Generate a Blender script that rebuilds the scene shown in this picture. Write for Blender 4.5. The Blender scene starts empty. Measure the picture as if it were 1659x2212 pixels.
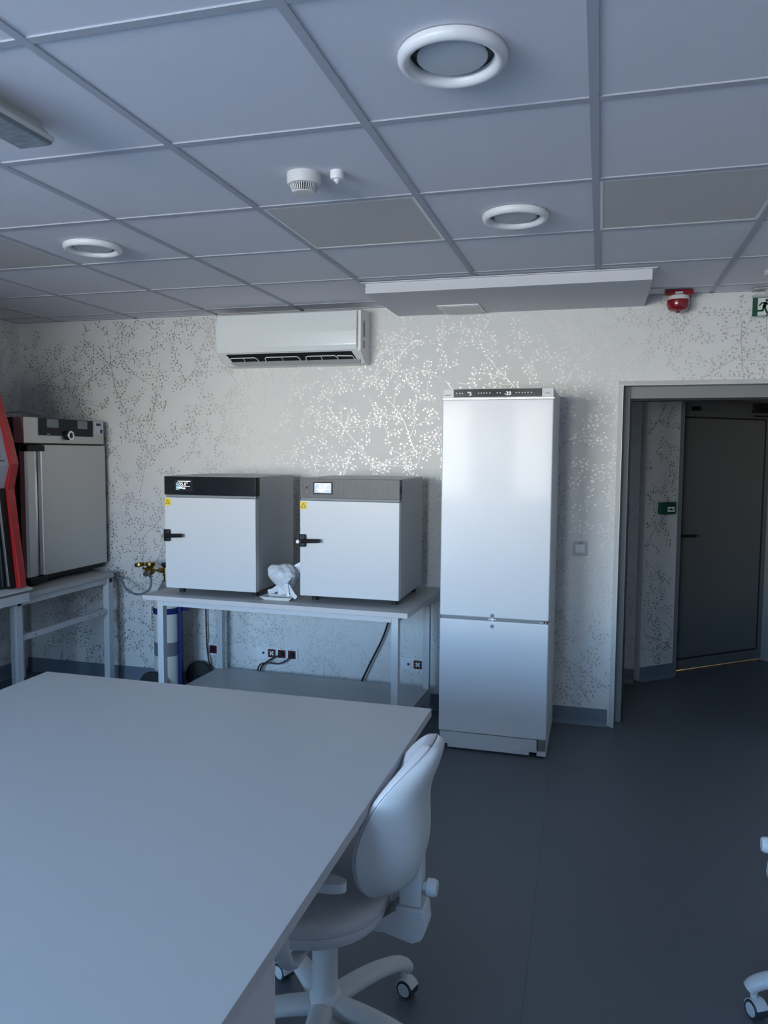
import bpy, bmesh, math, random
from mathutils import Matrix, Vector
PI = math.pi
scene = bpy.context.scene
COL = scene.collection
random.seed(7)

# ------------------------------------------------------------------ camera
F_PX = 1678.17
yaw, pit, rol = math.radians(15.522), math.radians(-4.355), math.radians(-0.411)
def rmat(y, p, r):
    Rz = Matrix.Rotation(y, 3, 'Z'); Rx = Matrix.Rotation(p, 3, 'X'); Ry = Matrix.Rotation(r, 3, 'Y')
    return Rz @ Rx @ Ry
cam_d = bpy.data.cameras.new('camera'); cam = bpy.data.objects.new('camera', cam_d); COL.objects.link(cam)
cam_d.sensor_fit = 'VERTICAL'; cam_d.sensor_height = 36.0; cam_d.lens = F_PX / 2212 * 36.0
cam_d.clip_start = 0.02
R3 = rmat(yaw, pit, rol) @ Matrix.Rotation(PI / 2, 3, 'X')
cam.matrix_world = Matrix.Translation((1.2402, -4.6824, 1.6044)) @ R3.to_4x4()
scene.camera = cam

# ------------------------------------------------------------------ exposure, sky, daylight
scene.view_settings.view_transform = 'Standard'; scene.view_settings.look = 'None'
scene.view_settings.gamma = 1.0; scene.view_settings.use_curve_mapping = False
scene.view_settings.exposure = 0.60
SKY = 21.5
world = bpy.data.worlds.new('sky'); scene.world = world; world.use_nodes = True
nt = world.node_tree; nt.nodes.clear()
tc = nt.nodes.new('ShaderNodeTexCoord'); sp = nt.nodes.new('ShaderNodeSeparateXYZ')
mr = nt.nodes.new('ShaderNodeMapRange'); rp = nt.nodes.new('ShaderNodeValToRGB')
bg = nt.nodes.new('ShaderNodeBackground'); wo = nt.nodes.new('ShaderNodeOutputWorld')
mr.inputs[1].default_value = -1; mr.inputs[2].default_value = 1
nt.links.new(tc.outputs['Generated'], sp.inputs[0]); nt.links.new(sp.outputs[2], mr.inputs[0])
nt.links.new(mr.outputs[0], rp.inputs[0]); nt.links.new(rp.outputs[0], bg.inputs[0]); nt.links.new(bg.outputs[0], wo.inputs[0])
bg.inputs[1].default_value = SKY
cr = rp.color_ramp
cr.elements[0].position = 0.0; cr.elements[0].color = (0.20, 0.24, 0.30, 1)
cr.elements[1].position = 1.0; cr.elements[1].color = (0.20, 0.42, 0.95, 1)
for pos, c in ((0.36, (0.20, 0.27, 0.38)), (0.44, (0.66, 0.67, 0.66)), (0.485, (0.92, 0.905, 0.83)), (0.53, (0.91, 0.91, 0.87)), (0.562, (0.50, 0.74, 1.0)), (0.63, (0.30, 0.575, 0.95)), (0.80, (0.21, 0.46, 0.90))):
    e = cr.elements.new(pos); e.color = (*c, 1)
ROOM_X0, ROOM_X1, ROOM_Y0, H = -2.75, 3.3, -6.6, 2.495
WINDOWS = [(-2.45, -0.36, 0.98, 2.33), (0.12, 0.66, 0.98, 2.33)]
for (wx0, wx1, wz0, wz1) in WINDOWS:
    ld = bpy.data.lights.new('window_daylight', 'AREA'); lo = bpy.data.objects.new('window_daylight', ld); COL.objects.link(lo)
    ld.shape = 'RECTANGLE'; ld.size = wx1 - wx0; ld.size_y = wz1 - wz0
    lo.location = ((wx0 + wx1) / 2, ROOM_Y0 - 0.02, (wz0 + wz1) / 2); lo.rotation_euler = (PI / 2, 0, 0)
    ld.cycles.is_portal = True

# ------------------------------------------------------------------ materials
def mat(name, col, rough=0.5, metal=0.0, noise=0.0, nscale=40.0, bump=0.0, bscale=None, coat=0.0, emit=None, estr=1.0, spec=0.5, stretch=None):
    m = bpy.data.materials.new(name); m.use_nodes = True
    t = m.node_tree; b = t.nodes['Principled BSDF']
    b.inputs['Base Color'].default_value = (*col, 1); b.inputs['Roughness'].default_value = rough
    b.inputs['Metallic'].default_value = metal; b.inputs['Coat Weight'].default_value = coat
    b.inputs['Coat Roughness'].default_value = 0.08; b.inputs['Specular IOR Level'].default_value = spec
    if emit: b.inputs['Emission Color'].default_value = (*emit, 1); b.inputs['Emission Strength'].default_value = estr
    tcn = t.nodes.new('ShaderNodeTexCoord'); vec = tcn.outputs['Object']
    if stretch:
        mp = t.nodes.new('ShaderNodeMapping'); mp.inputs['Scale'].default_value = stretch
        t.links.new(vec, mp.inputs[0]); vec = mp.outputs[0]
    n = t.nodes.new('ShaderNodeTexNoise'); n.inputs['Scale'].default_value = nscale; n.inputs['Detail'].default_value = 4
    t.links.new(vec, n.inputs['Vector'])
    if noise > 0:
        mx = t.nodes.new('ShaderNodeMix'); mx.data_type = 'RGBA'
        mx.inputs[6].default_value = (*[c * (1 - noise) for c in col], 1); mx.inputs[7].default_value = (*[min(1, c * (1 + noise)) for c in col], 1)
        t.links.new(n.outputs['Fac'], mx.inputs[0]); t.links.new(mx.outputs[2], b.inputs['Base Color'])
    rr = t.nodes.new('ShaderNodeMapRange'); rr.inputs[3].default_value = max(0.02, rough - 0.04); rr.inputs[4].default_value = min(1, rough + 0.04)
    t.links.new(n.outputs['Fac'], rr.inputs[0]); t.links.new(rr.outputs[0], b.inputs['Roughness'])
    if bump > 0:
        n2 = t.nodes.new('ShaderNodeTexNoise'); n2.inputs['Scale'].default_value = bscale or nscale; n2.inputs['Detail'].default_value = 3
        t.links.new(vec, n2.inputs['Vector'])
        bp = t.nodes.new('ShaderNodeBump'); bp.inputs['Strength'].default_value = bump; bp.inputs['Distance'].default_value = 0.002
        t.links.new(n2.outputs['Fac'], bp.inputs['Height']); t.links.new(bp.outputs[0], b.inputs['Normal'])
    return m
M = dict(
 wallpaper=mat('pearl wallpaper', (0.72, 0.72, 0.705), 0.62, noise=0.04, nscale=60, bump=0.12, bscale=350),
 foil=mat('silver foil print', (0.47, 0.465, 0.455), 0.47, metal=0.95, noise=0.05),
 corridorshade=mat('corridor walls darkened for shade', (0.22, 0.22, 0.22), 0.85, noise=0.03),  # hidden lobby walls coloured dark, standing in for an unlit corridor
 plaster=mat('white plaster', (0.74, 0.73, 0.73), 0.8, noise=0.03, bump=0.1, bscale=120),
 tile=mat('ceiling tile', (0.74, 0.745, 0.795), 0.9, noise=0.03, nscale=90, bump=0.15, bscale=500),
 tbar=mat('ceiling rail', (0.46, 0.475, 0.52), 0.85, noise=0.03),
 ledpanel=mat('unlit light panel', (0.60, 0.585, 0.57), 0.7, noise=0.02),
 vinyl=mat('blue grey vinyl floor', (0.118, 0.135, 0.158), 0.5, noise=0.12, nscale=180, bump=0.05, bscale=260),
 seam=mat('floor weld seam', (0.06, 0.075, 0.095), 0.5, noise=0.05),
 cove=mat('cove skirting vinyl', (0.15, 0.19, 0.24), 0.5, noise=0.06, nscale=120),
 laminate=mat('grey laminate', (0.455, 0.46, 0.465), 0.42, noise=0.03, nscale=200),
 lamside_lit=mat('laminate lightened on sides', (0.56, 0.54, 0.55), 0.5, noise=0.02),  # same laminate, paler and pinker: light on the side faces put into colour
 carcass=mat('pale grey melamine', (0.68, 0.66, 0.68), 0.5, noise=0.02),
 frame=mat('grey powder coated steel', (0.54, 0.57, 0.60), 0.45, noise=0.03),
 ovenwhite=mat('white grey coated steel', (0.60, 0.615, 0.63), 0.38, noise=0.03, nscale=150, bump=0.05, bscale=600),
 ovenside=mat('grey coated steel', (0.46, 0.475, 0.49), 0.42, noise=0.03, nscale=150),
 darkpanel=mat('black control panel', (0.014, 0.017, 0.022), 0.17, noise=0.1, spec=0.18),
 filmpanel=mat('film covered control panel', (0.075, 0.075, 0.078), 0.45, metal=0.1, noise=0.35, nscale=90, bump=0.5, bscale=90, stretch=(1, 1, 0.15)),
 black=mat('black plastic', (0.010, 0.010, 0.011), 0.45, noise=0.1, spec=0.25),
 rubber=mat('black rubber', (0.015, 0.015, 0.016), 0.7, noise=0.1),
 screen=mat('display glass', (0.02, 0.025, 0.03), 0.15, spec=0.3),
 screenlit=mat('lit blue display', (0.15, 0.2, 0.25), 0.2, emit=(0.42, 0.55, 0.75), estr=0.32),
 glyph=mat('lit display digits', (0.9, 0.9, 0.9), 0.4, emit=(0.95, 0.97, 1.0), estr=0.85),
 glyphdim=mat('dim display icons', (0.3, 0.3, 0.3), 0.4, emit=(0.8, 0.85, 0.9), estr=0.35),
 reflblue=mat('painted screen glare', (0.2, 0.3, 0.35), 0.3, emit=(0.45, 0.65, 0.8), estr=0.6),
 yellow=mat('yellow warning sticker', (0.80, 0.56, 0.02), 0.45, noise=0.02),
 stainless=mat('brushed stainless steel', (0.52, 0.51, 0.49), 0.42, metal=0.75, noise=0.08, nscale=30, stretch=(1, 1, 12)),
 darkside=mat('dark structured steel', (0.035, 0.04, 0.05), 0.45, metal=0.3, noise=0.1),
 bright=mat('polished aluminium', (0.85, 0.85, 0.84), 0.33, metal=1.0, noise=0.02),
 cornerprofile=mat('pale metal corner profile', (0.85, 0.85, 0.83), 0.3, metal=0.35, noise=0.02),
 steelfit=mat('steel fitting', (0.45, 0.44, 0.42), 0.3, metal=1.0, noise=0.05),
 red=mat('red enamel', (0.42, 0.018, 0.02), 0.35, noise=0.06, coat=0.3),
 sirenred=mat('red translucent plastic', (0.22, 0.006, 0.014), 0.2, noise=0.05, coat=0.4),
 whiteplastic=mat('white plastic', (0.78, 0.79, 0.80), 0.35, noise=0.02),
 creamplastic=mat('warm white plastic', (0.66, 0.65, 0.63), 0.45, noise=0.02),
 acwhite=mat('glossy white plastic', (0.76, 0.79, 0.79), 0.16, noise=0.02, coat=0.7),
 acgrey=mat('pale grey plastic', (0.42, 0.44, 0.45), 0.4, noise=0.03),
 fridge=mat('glossy white enamel', (0.70, 0.72, 0.75), 0.34, noise=0.02, nscale=8, coat=0.12),
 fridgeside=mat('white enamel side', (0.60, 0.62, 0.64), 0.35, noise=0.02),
 grey=mat('mid grey plastic', (0.20, 0.23, 0.24), 0.5, noise=0.05),
 lettering=mat('grey lettering', (0.10, 0.10, 0.11), 0.5, noise=0.02),
 navy=mat('blue painted steel', (0.01, 0.018, 0.11), 0.35, noise=0.08),
 cylinder=mat('white cylinder paint', (0.62, 0.61, 0.56), 0.45, noise=0.05, nscale=20),
 cylgrey=mat('grey cylinder paint', (0.17, 0.175, 0.18), 0.45, noise=0.06),
 brass=mat('aged brass', (0.30, 0.215, 0.06), 0.32, metal=1.0, noise=0.2, nscale=60),
 hose=mat('grey rubber hose', (0.16, 0.20, 0.25), 0.45, noise=0.1),
 cord=mat('dark red brown cord', (0.022, 0.010, 0.012), 0.45, noise=0.2),
 socketred=mat('red socket plastic', (0.10, 0.008, 0.010), 0.3, noise=0.05),
 doorgrey=mat('grey aluminium door', (0.15, 0.155, 0.155), 0.45, metal=0.15, noise=0.04, nscale=80),
 framegrey=mat('grey door frame', (0.22, 0.23, 0.235), 0.45, noise=0.03),
 green=mat('green call point', (0.005, 0.09, 0.045), 0.35, noise=0.05),
 bulkpaint=mat('matt white paint', (0.66, 0.665, 0.69), 0.9, noise=0.02, bump=0.05, bscale=300),
 signgreen=mat('exit sign green', (0.004, 0.075, 0.032), 0.4, noise=0.05),
 signwhite=mat('exit sign white', (0.70, 0.74, 0.73), 0.4, noise=0.02),
 bracket=mat('galvanised bracket', (0.52, 0.54, 0.55), 0.45, metal=0.3, noise=0.08, nscale=60),
 fabric=mat('pale grey upholstery', (0.60, 0.585, 0.60), 0.85, noise=0.06, nscale=300, bump=0.3, bscale=900),
 chairplastic=mat('pale grey nylon', (0.66, 0.685, 0.70), 0.42, noise=0.03, bump=0.08, bscale=700),
 wheelring=mat('dark caster tread', (0.035, 0.045, 0.06), 0.5, noise=0.05),
 bag=mat('thin white plastic film', (0.66, 0.69, 0.73), 0.3, noise=0.05),
 tray=mat('white tray enamel', (0.80, 0.82, 0.80), 0.3, noise=0.01),
 glassdark=mat('dark tinted glass', (0.02, 0.03, 0.035), 0.08, noise=0.05),
 lumglass=mat('ribbed lamp glass', (0.30, 0.35, 0.38), 0.2, noise=0.5, nscale=25, stretch=(1, 4, 1)),
 hoodwhite=mat('pale hood enamel', (0.40, 0.42, 0.46), 0.4, noise=0.02),
 label=mat('white sticker', (0.60, 0.63, 0.66), 0.5, noise=0.03),
 bluedot=mat('navy ink', (0.02, 0.025, 0.10), 0.5, noise=0.02),
)

# ------------------------------------------------------------------ mesh helpers
class MB:
    def __init__(s): s.bm = bmesh.new()
    def _mi(s, faces, mi):
        for f in faces: f.material_index = mi
    def box(s, x0, x1, y0, y1, z0, z1, bev=0.0, mi=0, seg=2):
        v = [s.bm.verts.new(p) for p in ((x0,y0,z0),(x1,y0,z0),(x1,y1,z0),(x0,y1,z0),(x0,y0,z1),(x1,y0,z1),(x1,y1,z1),(x0,y1,z1))]
        fs = [s.bm.faces.new([v[i] for i in q]) for q in ((3,2,1,0),(4,5,6,7),(0,1,5,4),(1,2,6,5),(2,3,7,6),(3,0,4,7))]
        s._mi(fs, mi)
        if bev > 0:
            es = list({e for f in fs for e in f.edges})
            r = bmesh.ops.bevel(s.bm, geom=es, offset=bev, segments=seg, profile=0.5, affect='EDGES')
            s._mi(r['faces'], mi)
        return s
    def ring(s, c, u, w, r, n): return [s.bm.verts.new(c + u * (r * math.cos(2*PI*i/n)) + w * (r * math.sin(2*PI*i/n))) for i in range(n)]
    def tube(s, pts, r, n=10, mi=0, caps=True, flat=1.0, up=None):
        pts = [Vector(p) for p in pts]; rs = r if isinstance(r, (list, tuple)) else [r] * len(pts)
        fs = []; prev = None; u = None; rings = []
        for i, p in enumerate(pts):
            t = (pts[min(i+1, len(pts)-1)] - pts[max(i-1, 0)]).normalized()
            if u is None:
                a = Vector(up) if up else (Vector((0,0,1)) if abs(t.z) < 0.9 else Vector((1,0,0)))
                u = (a - t * a.dot(t)).normalized()
            else: u = (u - t * u.dot(t)).normalized()
            w = t.cross(u)
            rg = [s.bm.verts.new(p + u * (rs[i] * flat * math.cos(2*PI*k/n)) + w * (rs[i] * math.sin(2*PI*k/n))) for k in range(n)]
            if prev: fs += [s.bm.faces.new((prev[k], prev[(k+1) % n], rg[(k+1) % n], rg[k])) for k in range(n)]
            prev = rg; rings.append(rg)
        if caps: fs += [s.bm.faces.new(rings[0][::-1]), s.bm.faces.new(rings[-1])]
        s._mi(fs, mi); return s
    def cyl(s, p0, p1, r0, r1=None, n=24, mi=0): return s.tube([p0, p1], [r0, r0 if r1 is None else r1], n, mi)
    def lathe(s, prof, c=(0,0,0), axis='z', n=40, mi=0):
        c = Vector(c); fs = []; prev = None
        ax = {'z': (Vector((1,0,0)), Vector((0,1,0)), Vector((0,0,1))), 'y': (Vector((1,0,0)), Vector((0,0,1)), Vector((0,1,0))), 'x': (Vector((0,1,0)), Vector((0,0,1)), Vector((1,0,0)))}[axis]
        for (r, z) in prof:
            if r < 1e-6: rg = [s.bm.verts.new(c + ax[2] * z)]
            else: rg = [s.bm.verts.new(c + ax[2] * z + ax[0] * (r * math.cos(2*PI*i/n)) + ax[1] * (r * math.sin(2*PI*i/n))) for i in range(n)]
            if prev:
                for k in range(n):
                    q = [prev[k % len(prev)], prev[(k+1) % len(prev)], rg[(k+1) % len(rg)], rg[k % len(rg)]]
                    q2 = []
                    for v in q:
                        if v not in q2: q2.append(v)
                    if len(q2) > 2: fs.append(s.bm.faces.new(q2))
            prev = rg
        s._mi(fs, mi); return s
    def prism(s, poly, axis, a0, a1, bev=0.0, mi=0):
        def P(u, v, a): return {'x': (a, u, v), 'y': (u, a, v), 'z': (u, v, a)}[axis]
        A = [s.bm.verts.new(P(u, v, a0)) for u, v in poly]; B = [s.bm.verts.new(P(u, v, a1)) for u, v in poly]
        n = len(poly); fs = [s.bm.faces.new(A[::-1]), s.bm.faces.new(B)] + [s.bm.faces.new((A[i], A[(i+1) % n], B[(i+1) % n], B[i])) for i in range(n)]
        s._mi(fs, mi)
        if bev > 0:
            es = list({e for f in fs for e in f.edges})
            r = bmesh.ops.bevel(s.bm, geom=es, offset=bev, segments=2, profile=0.5, affect='EDGES'); s._mi(r['faces'], mi)
        return s
    def poly(s, pts, mi=0): s._mi([s.bm.faces.new([s.bm.verts.new(p) for p in pts])], mi); return s
    def loft(s, rings, mi=0, closed=True, caps=True):
        R = [[s.bm.verts.new(p) for p in rg] for rg in rings]; n = len(R[0]); fs = []
        for a, b in zip(R, R[1:]):
            for k in range(n if closed else n-1): fs.append(s.bm.faces.new((a[k], a[(k+1) % n], b[(k+1) % n], b[k])))
        if caps and closed: fs += [s.bm.faces.new(R[0][::-1]), s.bm.faces.new(R[-1])]
        s._mi(fs, mi); return s
    def build(s, name, mats, parent=None, off=None, smooth=True, recalc=True):
        if recalc: bmesh.ops.recalc_face_normals(s.bm, faces=s.bm.faces)
        me = bpy.data.meshes.new(name)
        if off is not None: bmesh.ops.translate(s.bm, verts=s.bm.verts, vec=-Vector(off))
        s.bm.to_mesh(me); s.bm.free()
        for m in (mats if isinstance(mats, (list, tuple)) else [mats]): me.materials.append(M[m] if isinstance(m, str) else m)
        if smooth:
            for p in me.polygons: p.use_smooth = True
            me.set_sharp_from_angle(angle=math.radians(38))
        o = bpy.data.objects.new(name, me); COL.objects.link(o)
        if smooth and len(me.polygons) < 3000:
            wn = o.modifiers.new('weighted_normals', 'WEIGHTED_NORMAL'); wn.keep_sharp = True; wn.weight = 100; wn.mode = 'FACE_AREA'
        if parent is not None: o.parent = parent
        return o
def edge_faces(mb):
    mb.bm.normal_update()
    for f in mb.bm.faces:
        if abs(f.normal.z) < 0.3: f.material_index = 1
    return mb
def tag(o, label=None, cat=None, group=None, kind=None):
    if label: o['label'] = label
    if cat: o['category'] = cat
    if group: o['group'] = group
    if kind: o['kind'] = kind
    return o
def thing(name, label, cat, loc=(0,0,0), rz=0.0, group=None):
    o = bpy.data.objects.new(name, None); COL.objects.link(o); o.empty_display_size = 0.05
    o.location = loc; o.rotation_euler = (0, 0, rz)
    return tag(o, label, cat, group)
def struct(name, mb, mats, label, cat, parent=None, **k):
    return tag(mb.build(name, mats, parent, **k), label, cat, None, 'structure')
def kids(o): return [c for c in bpy.data.objects if c.parent == o]
def dup(root, loc, rz=0.0, label=None):
    r = root.copy(); COL.objects.link(r); r.location = loc; r.rotation_euler = (0, 0, rz)
    if label: r['label'] = label
    def rec(src, dst):
        for ch in kids(src):
            c = ch.copy(); COL.objects.link(c); c.parent = dst; rec(ch, c)
    rec(root, r); return r
def spline(ctrl, n=10):
    P = [Vector(p) for p in ctrl]; P = [P[0]*2-P[1]] + P + [P[-1]*2-P[-2]]; out = []
    for i in range(1, len(P)-2):
        for k in range(n):
            t = k / n; a, b, c, d = P[i-1], P[i], P[i+1], P[i+2]
            out.append(0.5 * (2*b + (c-a)*t + (2*a-5*b+4*c-d)*t*t + (3*b-a-3*c+d)*t*t*t))
    return out + [P[-2]]
def text_mb(txt, size, place, depth=0.0006):
    """lettering as a mesh: place(u, v, d) -> point"""
    cu = bpy.data.curves.new('lettering', 'FONT'); cu.body = txt; cu.size = size; cu.resolution_u = 3
    ob = bpy.data.objects.new('lettering', cu); COL.objects.link(ob)
    me = bpy.data.meshes.new_from_object(ob.evaluated_get(bpy.context.evaluated_depsgraph_get()))
    mb = MB()
    vs = [mb.bm.verts.new(place(v.co.x, v.co.y, depth)) for v in me.vertices]
    for p in me.polygons:
        try: mb.bm.faces.new([vs[i] for i in p.vertices])
        except ValueError: pass
    bpy.data.objects.remove(ob); bpy.data.curves.remove(cu); bpy.data.meshes.remove(me)
    return mb

# ------------------------------------------------------------------ wallpaper print (branches and buds)
def branch_print(w, h, seed, holes=()):
    rnd = random.Random(seed); polys = []; occ = set(); full = set(); cnt = {}
    def ok(p): return 0.003 < p[0] < w-0.003 and 0.003 < p[1] < h-0.003 and not any(a < p[0] < b and c < p[1] < d for a, b, c, d in holes)
    def add(q):
        if all(ok(p) for p in q): polys.append(q)
    def bud(x, y):
        a = rnd.uniform(0.0048, 0.0086); b = rnd.uniform(0.0042, 0.0056); t = rnd.uniform(0, PI)
        ci, cj = int(x/0.0140), int(y/0.0140)
        if any((ci+p, cj+q_) in occ for p in (0, -1, 1) for q_ in (0,)) or (ci, cj) in occ or (int(x/0.11), int(y/0.11)) in full: return
        occ.add((ci, cj)); kk = (int(x/0.11), int(y/0.11)); cnt[kk] = cnt.get(kk, 0) + 1
        if cnt[kk] >= 13: full.add(kk)
        add([(x + a*math.cos(k*PI/3)*math.cos(t) - b*math.sin(k*PI/3)*math.sin(t), y + a*math.cos(k*PI/3)*math.sin(t) + b*math.sin(k*PI/3)*math.cos(t)) for k in range(6)])
    def stem(x, y, ang, L, wid, depth):
        n = max(3, int(L / 0.024)); curl = rnd.uniform(-0.9, 0.9) * (1 if depth else 0.5) / n
        w0 = wid; side = rnd.choice((-1, 1)); nxt = rnd.uniform(1, 3)
        for i in range(n):
            ang += curl + rnd.gauss(0, 0.07); x2, y2 = x + 0.024*math.cos(ang), y + 0.024*math.sin(ang)
            w1 = max(0.0009, wid * (1 - 0.75*(i+1)/n)); nx, ny = -math.sin(ang), math.cos(ang)
            add([(x+nx*w0, y+ny*w0), (x-nx*w0, y-ny*w0), (x2-nx*w1, y2-ny*w1), (x2+nx*w1, y2+ny*w1)])
            if depth >= 1:
                for _ in range(3):
                    if rnd.random() < (0.60 if depth == 1 else 0.75):
                        sd = rnd.choice((-1, 1)); d = rnd.uniform(0.007, 0.026); bud(x2 + nx*sd*d + rnd.gauss(0, .004), y2 + ny*sd*d + rnd.gauss(0, .004))
            elif rnd.random() < 0.35: bud(x2 + nx*0.008, y2 + ny*0.008)
            if depth < 2 and i >= nxt:
                stem(x2, y2, ang + side*rnd.uniform(0.45, 1.0), L*rnd.uniform(0.30, 0.58), wid*0.62, depth+1)
                side = -side; nxt = i + (rnd.uniform(3, 5.5) if depth == 0 else rnd.uniform(2.5, 5))
            x, y, w0 = x2, y2, w1
        if depth >= 1:
            for _ in range(rnd.randint(2, 6)): bud(x + rnd.gauss(0, 0.014), y + rnd.gauss(0, 0.016))
    sx, sy = 0.36, 0.38
    for i in range(-1, int(w/sx)+2):
        for j in range(-1, int(h/sy)+2):
            x = (i + 0.5*(j % 2) + rnd.uniform(-.25, .25))*sx; y = (j + rnd.uniform(-.25, .25))*sy
            a = rnd.choice((1.05, 1.05, 0.75, -2.2, 2.2, -0.9)) + rnd.gauss(0, 0.2)
            stem(x, y, a, rnd.uniform(0.36, 0.62), 0.0021, 0)
    for ci in range(int(w/0.11)):
        for cj in range(int(h/0.11)):
            if cnt.get((ci, cj), 0) < 8: stem((ci+rnd.random())*0.11, (cj+rnd.random())*0.11, rnd.uniform(0, 2*PI), rnd.uniform(0.13, 0.22), 0.0011, 1)
    return polys
def paper(mb, polys, fn, mi=1):
    o, a, b = Vector(fn(0, 0)), Vector(fn(1, 0)), Vector(fn(0, 1)); nrm = (a-o).cross(b-o).normalized()
    for i, q in enumerate(polys):   # each print shape a hair in front of the last, so crossings stay clean
        d = nrm * (1e-5 * (i % 60)); mb.poly([Vector(fn(u, v)) + d for u, v in q], mi)

# ------------------------------------------------------------------ the room
DOOR_X0, DOOR_X1, DOOR_Z = 1.350, 2.32, 2.000
mb = MB().box(ROOM_X0-0.25, ROOM_X1+0.25, ROOM_Y0-0.3, 3.6, -0.12, 0.0)
mb.poly([(1.031, -0.70, 0.0006), (1.033, -0.70, 0.0006), (1.068, -2.60, 0.0006), (1.066, -2.60, 0.0006)], 1)
mb.poly([(1.066, -2.60, 0.0006), (1.068, -2.60, 0.0006), (1.135, -6.5, 0.0006), (1.133, -6.5, 0.0006)], 1)
struct('floor', mb, ['vinyl', 'seam'], 'blue-grey vinyl floor with a faint weld seam', 'floor', recalc=False)

mb = MB()
mb.box(ROOM_X0-0.2, DOOR_X0, 0, 0.2, 0, H+0.05); mb.box(DOOR_X0, DOOR_X1, 0, 0.2, DOOR_Z, H+0.05); mb.box(DOOR_X1, ROOM_X1+0.2, 0, 0.2, 0, H+0.05)
paper(mb, branch_print(ROOM_X1-ROOM_X0, H-0.09, 11, [(DOOR_X0-ROOM_X0-.002, DOOR_X1-ROOM_X0+.002, -1, DOOR_Z-0.085)]), lambda u, v: (ROOM_X0+u, -0.0005, 0.09+v))
struct('wall_back', mb, ['wallpaper', 'foil'], 'back wall papered with silver branches and buds', 'wall', recalc=False)
mb = MB().box(ROOM_X0-0.2, ROOM_X0, ROOM_Y0, 0, 0, H+0.05); mb.box(ROOM_X0, -1.72, -3.5, -2.75, 0, H)  # second box: unseen pier added to shade the left corner
paper(mb, branch_print(2.2, H-0.09, 12), lambda u, v: (ROOM_X0+0.0005, -2.2+u, 0.09+v))
struct('wall_left', mb, ['wallpaper', 'foil'], 'left wall papered with silver branches', 'wall', recalc=False)
struct('wall_right', MB().box(ROOM_X1, ROOM_X1+0.2, ROOM_Y0, 3.4, 0, H+0.05), 'plaster', 'plain pale right wall outside the view', 'wall')
mb = MB(); xs = [ROOM_X0-0.2] + [v for w in WINDOWS for v in w[:2]] + [ROOM_X1+0.2]
for i in range(0, len(xs), 2): mb.box(xs[i], xs[i+1], ROOM_Y0-0.25, ROOM_Y0, 0, H+0.05)
for a, b, z0, z1 in WINDOWS: mb.box(a, b, ROOM_Y0-0.25, ROOM_Y0, 0, z0); mb.box(a, b, ROOM_Y0-0.25, ROOM_Y0, z1, H+0.05)
struct('wall_front', mb, 'plaster', 'window wall behind the viewer', 'wall')
for i, (a, b, z0, z1) in enumerate(WINDOWS):
    mb = MB(); y0, y1 = ROOM_Y0-0.16, ROOM_Y0-0.09; t = 0.05
    mb.box(a, a+t, y0, y1, z0, z1, .006); mb.box(b-t, b, y0, y1, z0, z1, .006); mb.box(a+t, b-t, y0, y1, z0, z0+t, .006); mb.box(a+t, b-t, y0, y1, z1-t, z1, .006)
    k = 2 if b-a > 1.5 else 1
    for j in range(1, k): xm = a+(b-a)*j/k; mb.box(xm-.03, xm+.03, y0, y1, z0+t, z1-t, .006)
    struct('window_%d' % (i+1), mb, 'whiteplastic', 'white framed window behind the viewer', 'window')

# ceiling: panels behind a grid of rails every 0.6 m
gx = [0.6*k for k in range(-5, 7)]; gy = [0.6*r - 3.786 for r in range(-5, 7)]
LED = [(0, 3), (2, 3), (-3, 3)]
mb = MB()
mb.box(ROOM_X0-0.2, ROOM_X1+0.2, ROOM_Y0-0.2, 0.15, H+0.0045, H+0.06)
ceiling = struct('ceiling', mb, 'tile', 'suspended ceiling of square blue-grey panels', 'ceiling')
mb = MB(); t = 0.012
for x in gx:
    if ROOM_X0 < x < ROOM_X1: mb.box(x-t, x+t, ROOM_Y0, 0, H, H+0.0055)
for y in gy:
    if ROOM_Y0 < y < -0.05:
        for x in [ROOM_X0] + [g for g in gx if ROOM_X0 < g < ROOM_X1]:
            x1 = min([g for g in gx if g > x + 0.001] + [ROOM_X1]); mb.box(x+t, min(x1-t, ROOM_X1), y-t, y+t, H+0.0006, H+0.0055)
mb.box(ROOM_X0, ROOM_X1, -0.022, 0, H, H+0.0055); mb.box(ROOM_X0, ROOM_X0+0.022, ROOM_Y0, -0.022, H, H+0.0055)
mb.build('ceiling_grid', 'tbar', ceiling)
names = {(0, 3): 'unlit square ceiling light panel behind the smoke detector', (2, 3): 'unlit square ceiling light panel above the right end of the bulkhead', (-3, 3): 'unlit square ceiling light panel cut by the left frame edge'}
for c, r in LED:
    x0, y0 = 0.6*c + t, 0.6*r - 3.786 + t; x1, y1 = x0+0.6-2*t, y0+0.6-2*t
    th = thing('ceiling_light_panel', names[(c, r)], 'ceiling light', ((x0+x1)/2, (y0+y1)/2, H), 0, 'unlit light panels in the ceiling grid')
    m2 = MB(); f = 0.012
    for q in ((x0, x1, y0, y0+f), (x0, x1, y1-f, y1), (x0, x0+f, y0+f, y1-f), (x1-f, x1, y0+f, y1-f)): m2.box(*q, H+0.001, H+0.0044, .0005)
    m2.build('frame', 'whiteplastic', th, th.location)
    MB().box(x0+f, x1-f, y0+f, y1-f, H+0.0022, H+0.0044).build('diffuser', 'ledpanel', th, th.location)

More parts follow.
